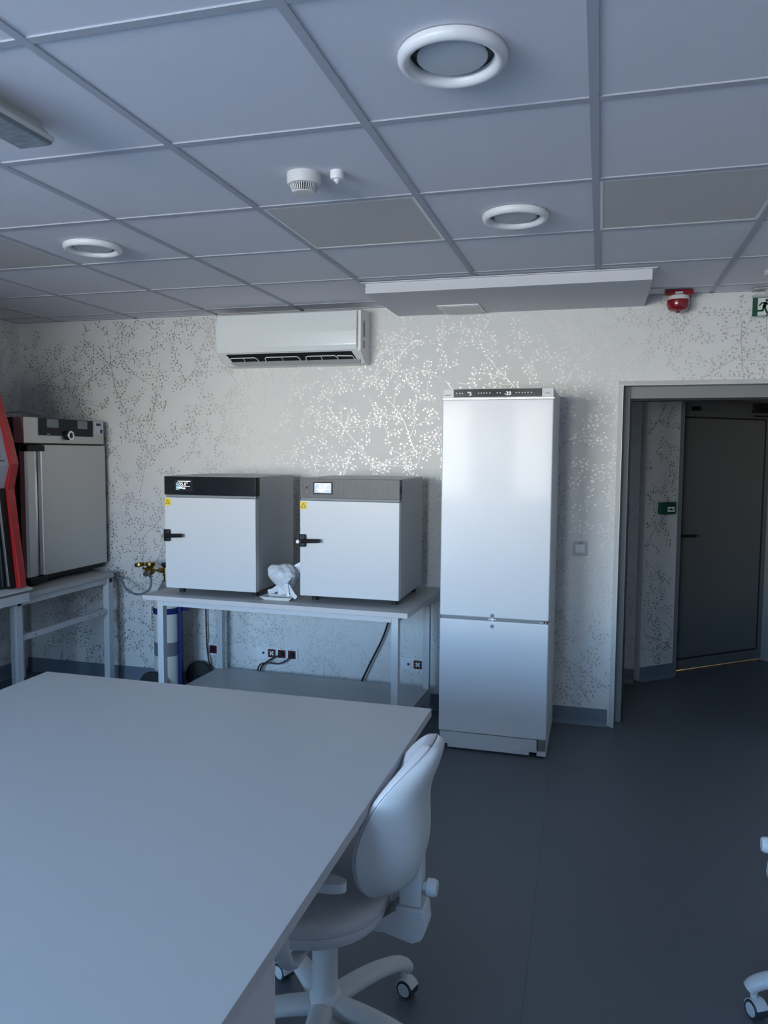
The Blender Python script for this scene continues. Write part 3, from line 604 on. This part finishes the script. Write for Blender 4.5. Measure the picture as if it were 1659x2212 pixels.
# tray and bag
tr_ = thing('tray', 'shallow white tray on the table between the incubators', 'tray', (-0.470, -0.70, TZ))
ot_mb = MB()
def rect(x0, x1, y0, y1, z): return [(x0, y0, z), (x1, y0, z), (x1, y1, z), (x0, y1, z)]
ot_mb.loft([rect(-0.073, 0.073, -0.040, 0.040, 0.0002), rect(-0.095, 0.095, -0.055, 0.055, 0.018), rect(-0.091, 0.091, -0.051, 0.051, 0.018), rect(-0.070, 0.070, -0.036, 0.036, 0.004)])
o_ = ot_mb.build('dish', 'tray', tr_)
mb = MB()
for k in range(3): mb.box(-0.05+k*.03, -0.03+k*.03, -0.03, 0.03, 0.0045, 0.0065, .0008)
mb.build('insert', 'acgrey', tr_)
bagm = bmesh.new(); bmesh.ops.create_icosphere(bagm, subdivisions=5, radius=1.0)
rb = random.Random(5); dirs = [(Vector((rb.gauss(0, 1), rb.gauss(0, 1), rb.gauss(0, 1))).normalized(), rb.uniform(0.05, 0.15), rb.uniform(3, 6.5)) for _ in range(11)] + [(Vector((rb.gauss(0, 1), rb.gauss(0, 1), rb.gauss(0, 1))).normalized(), rb.uniform(0.02, 0.07), rb.uniform(8, 15)) for _ in range(16)]
for v in bagm.verts:
    d = v.co.normalized(); r = 1.0
    for n_, a_, f_ in dirs: r += a_ * (abs(math.sin(f_ * 0.5 * d.dot(n_) + a_*40)) - 0.6) * 0.55
    x, y, z = d.x*r, d.y*r, d.z*r
    k = 0.50 + 0.50*min(1.0, max(0.0, (z+0.85)/1.0)); 
    if z > 0.35: z = 0.35 + (z-0.35)*0.75
    v.co = Vector((x*0.085*k + 0.018*(0.2-z), y*0.075*k, 0.0))+Vector((0, 0, z*0.086))
mb = MB(); mb.bm.free(); mb.bm = bagm
def flap(pts, base_w, tip_w):
    rings = []
    P = [Vector(p) for p in pts]
    for i, p in enumerate(P):
        t = i/(len(P)-1); w = base_w*(1-t)+tip_w*t; tt = (P[min(i+1, len(P)-1)]-P[max(i-1, 0)]).normalized(); sd_ = tt.cross(Vector((0, 1, 0.2))).normalized(); nn = sd_.cross(tt)
        rings.append([p + sd_*w, p + nn*.006 + sd_*w*.3, p - sd_*w*0.9, p - nn*.004])
    mb.loft(rings)
flap([(0.035, -0.055, -0.03), (0.060, -0.075, -0.045), (0.085, -0.085, -0.075), (0.110, -0.09, -0.1)], .020, .012)
flap([(0.02, -0.06, -0.025), (0.05, -0.085, -0.01), (0.082, -0.09, 0.012)], .022, .004)
flap([(0.035, -0.07, -0.03), (0.055, -0.09, -0.06), (0.065, -0.095, -0.09)], .024, .006)
flap([(-0.02, -0.02, -0.055), (-0.05, -0.04, -0.075), (-0.075, -0.05, -0.078)], .018, .012)
flap([(0.0, -0.02, -0.045), (0.0, -0.03, -0.075), (0.004, -0.035, -0.095)], .026, .030)
flap([(0.05, 0.03, 0.03), (0.085, 0.04, 0.055), (0.115, 0.05, 0.075)], .030, .022)
bag = mb.build('plastic_bag', 'bag'); bag.location = (-0.462, -0.655, TZ+0.118)
tag(bag, 'crumpled white plastic bag on the tray between the incubators', 'bag')

# ------------------------------------------------------------------ gas cylinder with regulator, on a trolley
CX, CY, CR = -1.452, -0.25, 0.082
gc = thing('gas_cylinder', 'white gas cylinder with grey band behind the table', 'gas cylinder', (CX, CY, 0.03))
MB().lathe([(0.0, 0.03), (CR-.01, 0.03), (CR, 0.042), (CR, 0.64), (CR-.002, 0.652)], (CX, CY, 0), n=40).build('barrel', 'cylinder', gc, gc.location)
MB().lathe([(CR+.0008, 0.285), (CR+.001, 0.30), (CR+.001, 0.37), (CR+.0008, 0.375)], (CX, CY, 0), n=40).build('grey_band', 'cylgrey', gc, gc.location)
MB().lathe([(CR-.002, 0.652), (CR-.012, 0.685), (CR-.034, 0.725), (0.030, 0.745), (0.030, 0.768), (0.0, 0.768)], (CX, CY, 0), n=40).build('shoulder', 'cylgrey', gc, gc.location)
mb = MB()
for z in (0.722, 0.732, 0.765): mb.lathe([(0.040, z), (0.043, z+.002), (0.040, z+.004)] if z < .75 else [(0.029, z), (0.031, z+.002), (0.029, z+.004)], (CX, CY, 0), n=32)
mb.build('neck_ring', 'steelfit', gc, gc.location)
mb = MB().lathe([(0.0, 0.766), (0.018, 0.766), (0.018, 0.80), (0.022, 0.805), (0.022, 0.855), (0.014, 0.86), (0.0, 0.86)], (CX, CY, 0), n=24); mb.cyl((CX, CY, 0.833), (CX-.030, CY, 0.832), 0.014, n=16); mb.build('valve', 'brass', gc, gc.location)
MB().lathe([(0.0, 0.86), (0.028, 0.862), (0.032, 0.872), (0.028, 0.884), (0.0, 0.886)], (CX, CY, 0), n=24).build('valve_knob', 'black', gc, gc.location)
rg = thing('pressure_regulator', 'brass gas regulator with two gauges beside the left incubator', 'regulator', (-1.56, -0.25, 0.83))
mb = MB().cyl((-1.482, -0.25, 0.832), (-1.506, -0.25, 0.832), 0.017, n=6); mb.cyl((-1.506, -0.25, 0.832), (-1.555, -0.25, 0.831), 0.0085, n=16); mb.build('inlet', 'brass', rg, rg.location)
mb = MB().lathe([(0.0, -0.028), (0.020, -0.028), (0.030, -0.016), (0.030, 0.012), (0.022, 0.020), (0.0, 0.020)], (-1.572, -0.25, 0.826), 'y', 28); mb.cyl((-1.572, -0.25, 0.806), (-1.572, -0.25, 0.783), 0.009, n=14); mb.cyl((-1.572, -.25, .83), (-1.572, -.25, .85), .008, n=12); mb.cyl((-1.59, -.25, .83), (-1.625, -.25, .842), .009, n=12); mb.build('body', 'brass', rg, rg.location)
mb = MB().cyl((-1.572, -0.278, 0.815), (-1.572, -0.305, 0.812), 0.020, 0.017, n=20); mb.box(-1.574, -1.515, -0.30, -0.296, 0.797, 0.803, .001); mb.build('adjuster', 'steelfit', rg, rg.location)
for (gx_, gz_) in ((-1.568, 0.868), (-1.645, 0.862)):
    tilt = -0.15 if gx_ < -1.6 else 0.0
    m2 = MB(); a = Vector((gx_, -0.25, gz_-0.011)); b = Vector((gx_ + 0.024*math.sin(tilt), -0.25, gz_+0.015)); m2.tube([a, a.lerp(b, .15), a.lerp(b, .85), b], [.030, .033, .033, .030], 28); m2.build('gauge', 'brass', rg, rg.location)
hs = MB().tube(spline([(-1.572, -0.25, 0.788), (-1.566, -0.25, 0.755), (-1.580, -0.248, 0.705), (-1.64, -0.235, 0.668), (-1.72, -0.215, 0.662), (-1.80, -0.185, 0.690), (-1.875, -0.125, 0.735), (-1.96, -0.07, 0.735)], 10), 0.0075, 10).build('gas_hose', 'hose')
tag(hs, 'grey hose looping from the brass regulator towards the left bench', 'hose')
ct = thing('cylinder_trolley', 'navy blue cylinder trolley with black wheels behind the table', 'trolley', (CX, CY, 0))
mb = MB().box(CX+.086, CX+.112, CY-.02, CY+.012, 0.025, 0.70, .004); mb.build('upright', 'navy', ct, ct.location)
mb = MB(); mb.lathe([(CR+.0012, 0.560), (CR+.006, 0.560), (CR+.006, 0.598), (CR+.0012, 0.598)], (CX, CY, 0), n=40); mb.box(CX+.112, CX+.150, CY+.0, CY+.03, 0.575, 0.62, .004); mb.build('clamp', 'navy', ct, ct.location)
mb = MB().box(CX-.11, CX+.13, CY-.07, CY+.09, 0.012, 0.028, .002); mb.build('foot_plate', 'navy', ct, ct.location)
for (wx_, wy_) in ((CX-.03, CY-.13), (CX+.127, CY+.185)):
    m2 = MB().lathe([(0.0, -0.018), (0.075, -0.018), (0.095, -0.014), (0.100, 0.0), (0.095, 0.014), (0.075, 0.018), (0.0, 0.018)], (wx_, wy_, 0.1002), 'y', 40); m2.build('wheel', 'rubber', ct, ct.location)
mb = MB().cyl((CX-.03, CY-.15, 0.1), (CX-.03, CY-.08, 0.1), 0.012, n=12); mb.tube([(CX-.03, CY-.09, 0.1), (CX-.03, CY-.065, 0.024)], .01, 8); mb.build('axle', 'navy', ct, ct.location); mb = MB(); mb.tube([(CX+.115, CY+.075, 0.024), (CX+.127, CY+.15, 0.1), (CX+.127, CY+.205, 0.1)], .011, 8); mb.build('axle', 'navy', ct, ct.location)
mb = MB()
for k in range(7):
    c = Vector((CX-.086, CY-.035, 0.585-k*0.022)); mb.tube([c + Vector((0.006*math.cos(q)*(k % 2), 0.006*math.cos(q)*((k+1) % 2), 0.014*math.sin(q))) for q in [2*PI*j/10 for j in range(11)]], .0018, 6, caps=False)
mb.build('safety_chain', 'steelfit', ct, ct.location)

# ------------------------------------------------------------------ sockets and cords on the back wall
def socket(name, label, x0, mods, z0=0.238):
    n = len(mods); w = 0.071*n + 0.010; th = thing(name, label, 'socket', (x0+w/2, 0, z0+.04))
    off = th.location; mb = MB().box(x0, x0+w, -0.010, -0.0006, z0, z0+0.081, .003); mb.build('surround', 'whiteplastic', th, off)
    for i, k in enumerate(mods):
        c = x0+0.005+0.071*(i+.5); zc = z0+0.0405
        if k == 'data':
            m2 = MB().box(c-.0275, c+.0275, -0.0125, -0.010, zc-.0275, zc+.0275, .001); d_ = m2.build('data_plate', 'whiteplastic', th, off)
            MB().box(c+.004, c+.018, -0.0135, -0.0125, zc-.008, zc+.006).build('data_port', 'black', d_, off)
        else:
            m2 = MB().box(c-.0265, c+.0265, -0.0135, -0.010, zc-.028, zc+.026, .001); d_ = m2.build('socket_insert', 'socketred', th, off)
            MB().cyl((c, -0.0142, zc), (c, -0.0135, zc), 0.019, n=24).build('socket_well', 'black', d_, off)
            m3 = MB().box(c-.012, c+.012, -0.0115, -0.010, zc+.032, zc+.034); m3.build('inscription', 'grey', d_, off)
            if k == 'key':
                m3 = MB()
                for q in range(4):
                    a = PI/4 + q*PI/2; m3.poly([(c+.002*math.cos(a+1.5), -0.0146, zc+.002*math.sin(a+1.5)), (c+.002*math.cos(a-1.5), -0.0146, zc+.002*math.sin(a-1.5)), (c+.0175*math.cos(a-.42), -0.0146, zc+.0175*math.sin(a-.42)), (c+.0175*math.cos(a+.42), -0.0146, zc+.0175*math.sin(a+.42))])
                m3.build('key_cross', 'tray', d_, off)
    return th
socket('wall_socket', 'four-gang socket strip with red inserts, low on the wall under the table', -0.932, ['data', 'key', 'plug', 'plug'])
socket('wall_socket', 'two-gang socket with one red insert behind the right rear table leg', 0.058, ['data', 'key'], 0.240)
socket('wall_socket', 'red socket mostly hidden behind the left rear table leg', -1.290, ['plug'], 0.232)
def cord(label, pts, plug=None, r=0.0052):
    th = thing('power_cord', label, 'cord', pts[0])
    MB().tube(spline(pts, 10), r, 8).build('cable', 'cord', th, pts[0])
    if plug:
        x, z = plug; MB().lathe([(0.0185, -0.0145), (0.0185, -0.022), (0.013, -0.042), (0.0, -0.044)], (x, 0, z), 'y', 20).build('plug', 'black', th, pts[0])
cord('dark cord drooping from the third socket of the strip down behind the shelf', [(-0.749, -0.034, 0.276), (-0.785, -0.040, 0.262), (-0.83, -0.045, 0.235), (-0.872, -0.045, 0.20), (-0.888, -0.045, 0.165), (-0.89, -0.045, 0.12)], (-0.7495, 0.2785))
cord('dark cord sagging from the rightmost socket of the strip behind the shelf', [(-0.678, -0.034, 0.276), (-0.70, -0.042, 0.250), (-0.755, -0.048, 0.222), (-0.83, -0.050, 0.222), (-0.880, -0.050, 0.21), (-0.902, -0.050, 0.175), (-0.903, -0.050, 0.12)], (-0.6785, 0.2785))
cord('dark cord hanging straight down between the gas cylinder and the table leg', [(-1.290, -0.030, 0.74), (-1.291, -0.030, 0.56), (-1.289, -0.028, 0.38), (-1.284, -0.028, 0.27), (-1.270, -0.030, 0.19), (-1.252, -0.032, 0.13)])
cord('dark cord slanting down behind the right end of the table', [(0.02, -0.035, 0.76), (0.0, -0.035, 0.62), (-0.025, -0.035, 0.52), (-0.062, -0.035, 0.42), (-0.13, -0.038, 0.28), (-0.185, -0.04, 0.16), (-0.20, -0.04, 0.11)], None, .0062)
sw = thing('light_switch', 'double rocker light switch on the wall left of the doorway', 'light switch', (1.138, 0, 1.052))
MB().box(1.097, 1.179, -0.009, -0.0006, 1.011, 1.093, .002).build('plate', 'acgrey', sw, sw.location)
for a in (1.1125, 1.1385): MB().prism([(-0.009, 1.027), (-0.011, 1.027), (-0.0165, 1.070), (-0.013, 1.076), (-0.009, 1.076)], 'x', a, a+.0255, .0006).build('rocker', 'whiteplastic', sw, sw.location)
MB().box(1.128, 1.150, -0.0102, -0.009, 1.083, 1.086).build('inscription', 'black', sw, sw.location)

# ------------------------------------------------------------------ left bench with the big stainless oven
lb = thing('oven_bench', 'grey steel bench in the corner under the stainless oven', 'bench', (-2.3, -0.58, 0))
MB().box(-2.70, -1.915, -1.065, -0.150, TZ-0.030, TZ, .002).build('bench_top', 'laminate', lb, lb.location)
for cx in (-1.942, -2.665):
    for cy in (-0.178, -1.035): MB().box(cx-.022, cx+.022, cy-.026, cy+.026, 0, TZ-0.0305, .004).build('leg', 'frame', lb, lb.location)
mb = MB()
for cx in (-1.942,): mb.box(cx-.014, cx+.014, -1.008, -0.205, 0.512, 0.545, .003); mb.box(cx-.014, cx+.014, -1.008, -0.205, TZ-.068, TZ-.031, .003)
mb.box(-2.642, -1.965, -0.19, -0.162, TZ-.068, TZ-.031, .003); mb.box(-2.68, -2.65, -1.008, -0.205, TZ-.068, TZ-.031, .003); mb.box(-2.642, -1.965, -1.05, -1.022, TZ-.068, TZ-.031, .003); mb.build('rail', 'frame', lb, lb.location)
mb = MB(); mb.box(-1.921, -1.9185, -0.193, -0.165, TZ-.064, TZ-.036); mb.box(-1.921, -1.9185, -1.049, -1.021, TZ-.064, TZ-.036); mb.build('end_cap', 'black', lb, lb.location)
mb = MB()
for y_ in (-0.30, -0.40, -0.90): mb.cyl((-1.9285, y_, 0.528), (-1.9265, y_, 0.528), .006, n=10)
mb.build('bolt', 'grey', lb, lb.location)
OX = -2.03
ov = thing('drying_oven', 'large stainless steel drying oven with black display on the corner bench', 'oven', (-2.35, -0.45, TZ))
MB().box(-2.66, OX-.075, -0.832, -0.066, TZ+.020, 1.800, .006).build('casing', 'darkside', ov, ov.location)
mb = MB()
for a in (-0.80, -0.10):
    for b in (-2.60, -2.14): mb.cyl((b, a, TZ+.0002), (b, a, TZ+.022), .022, n=16)
mb.build('foot', 'rubber', ov, ov.location)
fa = MB().box(OX-.074, OX, -0.832, -0.066, 1.648, 1.802, .004).build('fascia', 'stainless', ov, ov.location)
ds = MB().box(OX, OX+.006, -0.705, -0.190, 1.696, 1.801, .002).build('display_strip', 'darkpanel', fa, ov.location)
for a, b in ((-0.637, -0.533), (-0.348, -0.250)): MB().box(OX+.006, OX+.0068, a, b, 1.745, 1.796).build('display', 'grey', fa, ov.location)
MB().box(OX+.006, OX+.007, -0.64, -0.61, 1.702, 1.706).build('badge', 'label', fa, ov.location)
mb = MB().lathe([(0.0, 0.004), (0.030, 0.004), (0.030, 0.020), (0.0, 0.020)], (OX, -0.455, 1.700), 'x', 28); mb.build('knob_seat', 'black', fa, ov.location)
MB().lathe([(0.017, 0.020), (0.028, 0.022), (0.030, 0.030), (0.027, 0.034), (0.019, 0.034), (0.017, 0.020)], (OX, -0.447, 1.700), 'x', 32).build('knob', 'bright', fa, ov.location)
sk = MB().box(OX, OX+.0012, -0.178, -0.074, 1.714, 1.797).build('sticker', 'label', fa, ov.location)
mb = MB().cyl((OX+.0012, -0.095, 1.735), (OX+.002, -0.095, 1.735), .014, n=18); mb.box(OX+.0012, OX+.0018, -0.15, -0.10, 1.772, 1.788); mb.build('stamp', 'bluedot', fa, ov.location)
MB().box(OX-.070, OX-.004, -0.828, -0.070, 1.640, 1.648).build('joint', 'black', ov, ov.location)
dp = MB(); dp.box(OX-.050, OX-.003, -0.680, -0.050, 0.838, 1.639, .005); dr_ = dp.build('door', 'stainless', ov, ov.location)
mb = MB().loft([[(OX-.050, -0.815, z), (OX-.018, -0.812, z), (OX-.008, -0.795, z), (OX-.010, -0.74, z), (OX-.022, -0.70, z), (OX-.022, -0.682, z), (OX-.050, -0.682, z)] for z in (0.842, 1.636)]); mb.build('door_handle_panel', 'stainless', dr_, ov.location)
MB().box(OX-.020, OX+.004, -0.700, -0.686, 0.845, 1.600, .003).build('handle_strip', 'bright', dr_, ov.location)
for z0 in (1.598, 0.800): MB().box(OX-.048, OX+.010, -0.818, -0.664, z0, z0+.038, .006).build('hinge', 'black', dr_, ov.location)
MB().box(-2.62, OX-.030, -0.82, -0.060, TZ+.0215, 0.838, .002).build('base', 'black', ov, ov.location)
cb = MB().tube(spline([(-2.20, -0.905, 1.815), (-2.17, -0.80, 1.828), (-2.14, -0.70, 1.838), (-2.12, -0.58, 1.828), (-2.14, -0.46, 1.808)], 8), .005, 8).build('cable', 'hose'); tag(cb, 'thin grey cable arching over the top of the stainless oven', 'cable')

# ------------------------------------------------------------------ safety cabinet on its stand (left frame edge)
sc = thing('safety_cabinet', 'red edged white safety cabinet cut by the left frame edge', 'safety cabinet', (-2.3, -1.7, 0.82))
SY1, SY0 = -1.030, -2.4
prof = [(-1.868, 0.834), (-1.905, 1.12), (-1.938, 1.387), (-1.898, 1.528), (-1.936, 1.68), (-2.005, 1.90), (-2.06, 2.06), (-2.70, 2.06), (-2.70, 0.834)]
MB().prism(prof, 'y', SY1-0.05, SY1, .004).build('end_panel', 'red', sc, sc.location)
hood = [(-1.958, 1.392), (-1.917, 1.520), (-1.955, 1.68), (-2.02, 1.90), (-2.075, 2.05), (-2.69, 2.05), (-2.69, 1.392)]
MB().prism(hood, 'y', SY0, SY1-0.051, .003).build('hood', 'hoodwhite', sc, sc.location)
mb = MB().prism([(-1.922, 0.85), (-1.965, 1.390), (-2.00, 1.390), (-1.96, 0.85)], 'y', SY0, SY1-0.095); mb.build('sash', 'glassdark', sc, sc.location)
mb = MB().prism([(-1.897, 0.836), (-1.950, 1.390), (-1.99, 1.390), (-1.94, 0.836)], 'y', SY1-0.094, SY1-0.051); mb.build('sash_guide', 'black', sc, sc.location)
mb = MB().prism([(-1.900, 0.85), (-1.953, 1.385), (-1.962, 1.385), (-1.909, 0.85)], 'y', SY1-0.105, SY1-0.096); mb.build('sash_trim', 'bright', sc, sc.location)
MB().box(-2.69, -2.15, SY0, SY1-0.06, 0.834, 1.39).build('chamber', 'darkside', sc, sc.location)
mb = MB(); mb.prism([(-2.70, 0.798), (-1.90, 0.798), (-1.868, 0.812), (-1.866, 0.820), (-1.92, 0.833), (-2.70, 0.833)], 'y', SY0, SY1+0.045, .001); mb.build('armrest', 'carcass', sc, sc.location)
def hp(u, v, d): # lettering on the upper hood face
    z = 1.565+v; x = -1.917 + (z-1.520)/(1.68-1.52)*(-0.038) + 0.001; return (x+d - sc.location.x, -1.150+u - sc.location.y, z - sc.location.z)
text_mb('2', 0.045, hp).build('lettering', 'lettering', sc, smooth=False)
mb = MB(); mb.loft([[(-1.9165-.038*(z-1.52)/.16+e, y, z) for e in (0.0, 0.002) for y in ((-1.22, -1.115) if e == 0 else (-1.115, -1.22))] for z in (1.543, 1.551)]); mb.build('underline', 'lettering', sc, sc.location)
st = thing('cabinet_stand', 'grey steel stand under the safety cabinet at the left frame edge', 'stand', (-2.3, -1.7, 0))
mb = MB(); mb.box(-1.912, -1.876, SY0, SY1+0.028, 0.745, 0.797, .003); mb.box(-2.69, -2.65, SY0, SY1-.06, 0.745, 0.797, .003); mb.box(-2.65, -1.913, SY1-.10, SY1-.06, 0.745, 0.797, .003); mb.build('rail', 'frame', st, st.location)
for cx in (-1.894, -2.67):
    for cy in (SY1-.30, SY0+.03): MB().box(cx-.02, cx+.02, cy-.025, cy+.025, 0, 0.745, .003).build('leg', 'frame', st, st.location)

# ------------------------------------------------------------------ foreground island table
it = thing('island_table', 'big grey island table filling the lower left foreground', 'table', (0.0, -3.4, 0))
ix0, ix1, iy0, iy1 = -0.722, 0.738, -4.62, -2.285
mb = MB(); mb.box(ix0, ix1, iy0, iy1, TZ-0.026, TZ, .0015); edge_faces(mb); mb.build('table_top', ['laminate', 'lamside_lit'], it, it.location)
mb = MB(); mb.box(ix0+.06, ix1-.10, iy1-.09, iy1-.06, TZ-.07, TZ-.0265, .002); mb.box(ix0+.06, ix1-.10, iy0+.06, iy0+.09, TZ-.07, TZ-.0265, .002); mb.build('apron', 'frame', it, it.location)
for cx in (ix0+.45, ix1-.54): MB().box(cx-.02, cx+.02, iy1-.095, iy1-.055, 0, TZ-.071, .003).build('leg', 'frame', it, it.location)
pc = thing('pedestal_cabinet', 'pale pedestal cabinet under the near end of the island table', 'cabinet', (0.48, -3.8, 0))
MB().box(0.26, 0.702, -4.25, -3.452, 0.06, TZ-.0265, .0015).build('carcass', 'carcass', pc, pc.location)
MB().box(0.28, 0.682, -4.23, -3.48, 0.0, 0.06).build('plinth', 'grey', pc, pc.location)

# ------------------------------------------------------------------ swivel chairs  (local: +x is the back of the chair)
def chair(label, loc, rz, leg0, caster_turn, lean=1.0):
    th = thing('swivel_chair', label, 'chair', loc, rz, 'pale grey swivel chairs')
    # backrest surface: s from bottom to top
    T = [ # z, front x, half width, thickness of shell, wrap
     (0.515, 0.160, 0.090, 0.040, 0.010), (0.528, 0.158, 0.130, 0.055, 0.016), (0.555, 0.158, 0.165, 0.075, 0.026), (0.600, 0.160, 0.190, 0.090, 0.036), (0.650, 0.166, 0.200, 0.088, 0.046),
     (0.705, 0.178, 0.198, 0.072, 0.046), (0.755, 0.194, 0.188, 0.058, 0.042), (0.795, 0.212, 0.172, 0.053, 0.034), (0.830, 0.232, 0.148, 0.047, 0.022), (0.857, 0.250, 0.115, 0.036, 0.012), (0.876, 0.265, 0.076, 0.024, 0.006), (0.886, 0.272, 0.042, 0.012, 0.003)]
    T = [(z, 0.158 + (xf-0.158)*lean, hw, tk, wr) for z, xf, hw, tk, wr in T]
    n = 21
    def surf(row, k, side):   # side 0 front face, 1 seam, 2 back face
        z, xf, hw, tk, wr = row; q = -1 + 2*k/(n-1); y = hw*math.sin(q*PI/2)
        u = abs(y)/max(hw, 1e-6); base = xf + 0.022 - wr*u*u
        if side == 0: return (base - 0.026*(1-u**6)**0.5 - 0.002, y, z)
        return (base + 0.002 + tk*(1-u**4.0), y, z - 0.004*side)
    def skin(side, name, m, seal):
        mb = MB(); G = [[mb.bm.verts.new(surf(r, k, side)) for k in range(n)] for r in T]
        B = [[mb.bm.verts.new((r[1]+0.022-r[4]*(abs(r[2]*math.sin((-1+2*k/(n-1))*PI/2))/max(r[2], 1e-6))**2 + seal, r[2]*math.sin((-1+2*k/(n-1))*PI/2)*(1.0 if side else 0.995), r[0])) for k in range(n)] for r in T]
        for i in range(len(T)-1):
            for k in range(n-1):
                mb.bm.faces.new((G[i][k], G[i][k+1], G[i+1][k+1], G[i+1][k])); mb.bm.faces.new((B[i][k], B[i+1][k], B[i+1][k+1], B[i][k+1]))
        for i in range(len(T)-1):
            for k in (0, n-1): mb.bm.faces.new((G[i][k], G[i+1][k], B[i+1][k], B[i][k]))
        for i in (0, len(T)-1):
            for k in range(n-1): mb.bm.faces.new((G[i][k], G[i][k+1], B[i][k+1], B[i][k]))
        bmesh.ops.remove_doubles(mb.bm, verts=mb.bm.verts, dist=0.0002)
        o = mb.build(name, m, th); o.modifiers.clear(); md = o.modifiers.new('sub', 'SUBSURF'); md.levels = 1; md.render_levels = 2
        o.data.set_sharp_from_angle(angle=math.radians(70)); return o
    skin(0, 'back_cushion', 'fabric', -0.0005); skin(1, 'back_shell', 'chairplastic', 0.0005)
    # seat
    def outline(sx, sy, cx, n=40):
        P = []
        for k in range(n):
            a = 2*PI*k/n; c, s_ = math.cos(a), math.sin(a); e = 2/2.7
            P.append((cx + sx*abs(c)**e*(1 if c > 0 else -1)*(1.0 if c < 0 else 0.98), sy*abs(s_)**e*(1 if s_ > 0 else -1)*(1 - 0.10*max(0, c))))
        return P
    def seat_ring(k, z, cx=-0.045): return [(x, y, z) for x, y in outline(0.222*k, 0.222*k, cx)]
    MB().loft([seat_ring(1.0, 0.446), seat_ring(1.012, 0.456), seat_ring(1.005, 0.468), seat_ring(0.96, 0.480), seat_ring(0.85, 0.488), seat_ring(0.6, 0.489), seat_ring(0.25, 0.487)]).build('seat', 'fabric', th)
    MB().loft([seat_ring(0.45, 0.404), seat_ring(0.86, 0.406), seat_ring(0.965, 0.414), seat_ring(1.0, 0.428), seat_ring(1.004, 0.4455)]).build('seat_shell', 'chairplastic', th)
    MB().box(-0.10, 0.10, -0.07, 0.07, 0.372, 0.4085, .01).build('mechanism', 'black', th)
    br = [(0.085, 0.388), (0.085, 0.4035), (0.150, 0.4035), (0.168, 0.412), (0.190, 0.428), (0.202, 0.455), (0.276, 0.455), (0.282, 0.405), (0.270, 0.374), (0.246, 0.362), (0.172, 0.378), (0.155, 0.388)]
    MB().prism(br, 'y', -0.037, 0.037, .007).build('back_bracket', 'chairplastic', th)
    MB().box(0.208, 0.266, -0.027, 0.027, 0.4552, 0.585, .005).build('back_upright', 'chairplastic', th)
    MB().lathe([(0.0, 0.262), (0.012, 0.262), (0.012, 0.274), (0.022, 0.277), (0.022, 0.296), (0.018, 0.303), (0.0, 0.304)], (0, 0, 0.500), 'x', 24).build('back_knob', 'chairplastic', th)
    MB().lathe([(0.0, 0.15), (0.034, 0.15), (0.034, 0.355), (0.032, 0.358), (0.036, 0.360), (0.036, 0.373), (0.0, 0.373)], n=32).build('gas_lift', 'chairplastic', th)
    for sy in (-1, 1):
        ar = MB(); ar.loft([[(x, sy*0.262 + y, z) for x, y in [( -0.02 + 0.165*(1 if math.cos(a) > 0 else -1)*abs(math.cos(a))**0.5, 0.026*(1 if math.sin(a) > 0 else -1)*abs(math.sin(a))**0.8) for a in [2*PI*k/28 for k in range(28)]]] for z in (0.614, 0.619, 0.631, 0.636)])
        a_ = ar.build('armrest', 'chairplastic', th)
        pts = spline([(-0.02, sy*0.262, 0.615), (-0.015, sy*0.268, 0.54), (-0.01, sy*0.272, 0.46), (0.0, sy*0.258, 0.410), (0.0, sy*0.22, 0.392), (0.0, sy*0.10, 0.392)], 6)
        MB().tube(pts, 0.021, 12, flat=0.45, up=(0, 1, 0)).build('arm_post', 'chairplastic', a_)
    MB().lathe([(0.0, 0.085), (0.046, 0.090), (0.050, 0.110), (0.049, 0.140), (0.042, 0.162), (0.0345, 0.172), (0.0, 0.172)], n=32).build('hub', 'chairplastic', th)
    for k in range(5):
        a = leg0 + k*2*PI/5; c, s_ = math.cos(a), math.sin(a)
        P = [(0.02*c, 0.02*s_, 0.132), (0.10*c, 0.10*s_, 0.135), (0.19*c, 0.19*s_, 0.128), (0.265*c, 0.265*s_, 0.112), (0.305*c, 0.305*s_, 0.094), (0.322*c, 0.322*s_, 0.076)]
        lg = MB().tube(spline(P, 5), [0.032 - 0.010*i/25 for i in range(26)], 14, flat=0.85).build('leg', 'chairplastic', th)
        b = caster_turn[k]; d = Vector((math.cos(b), math.sin(b), 0)); w = Vector((-d.y, d.x, 0)); cc = Vector((0.308*c, 0.308*s_, 0.0265)) + d*0.012
        MB().tube([cc - w*0.021, cc - w*0.019, cc + w*0.019, cc + w*0.021], [0.024, 0.0262, 0.0262, 0.024], 24).build('caster_tread', 'wheelring', lg)
        m2 = MB(); m2.tube([cc - w*0.0235, cc - w*0.021], [0.0155, 0.0195], 20); m2.tube([cc + w*0.021, cc + w*0.0235], [0.0195, 0.0155], 20)
        hood_ = []
        for e in (-0.0185, 0.0185):
            ring = [cc + w*e + d*(-0.029*math.cos(t_)) + Vector((0, 0, 0.029*math.sin(t_))) for t_ in [PI*0.02 + PI*0.86*j/12 for j in range(13)]] + [cc + w*e + d*0.026*math.cos(t_) + Vector((0, 0, 0.0272*math.sin(t_))) for t_ in [PI*0.16 + PI*0.8*j/12 for j in range(13)]]
            hood_.append(ring)
        m2.loft(hood_); m2.cyl(cc - d*0.012 + Vector((0, 0, 0.026)), cc - d*0.012 + Vector((0, 0, 0.050)), 0.010, n=12)
        m2.build('caster_hood', 'chairplastic', lg)
    return th
chair('pale grey swivel chair tucked under the island table', (0.567, -2.815, 0), 0.0, math.radians(60.4), [math.radians(v) for v in (-20, 150, 200, 300, 10)])
chair('pale grey swivel chair cut by the right frame edge', (2.014, -2.335, 0), PI, math.radians(3), [math.radians(v) for v in (120, 70, 200, 300, 10)], 0.55)
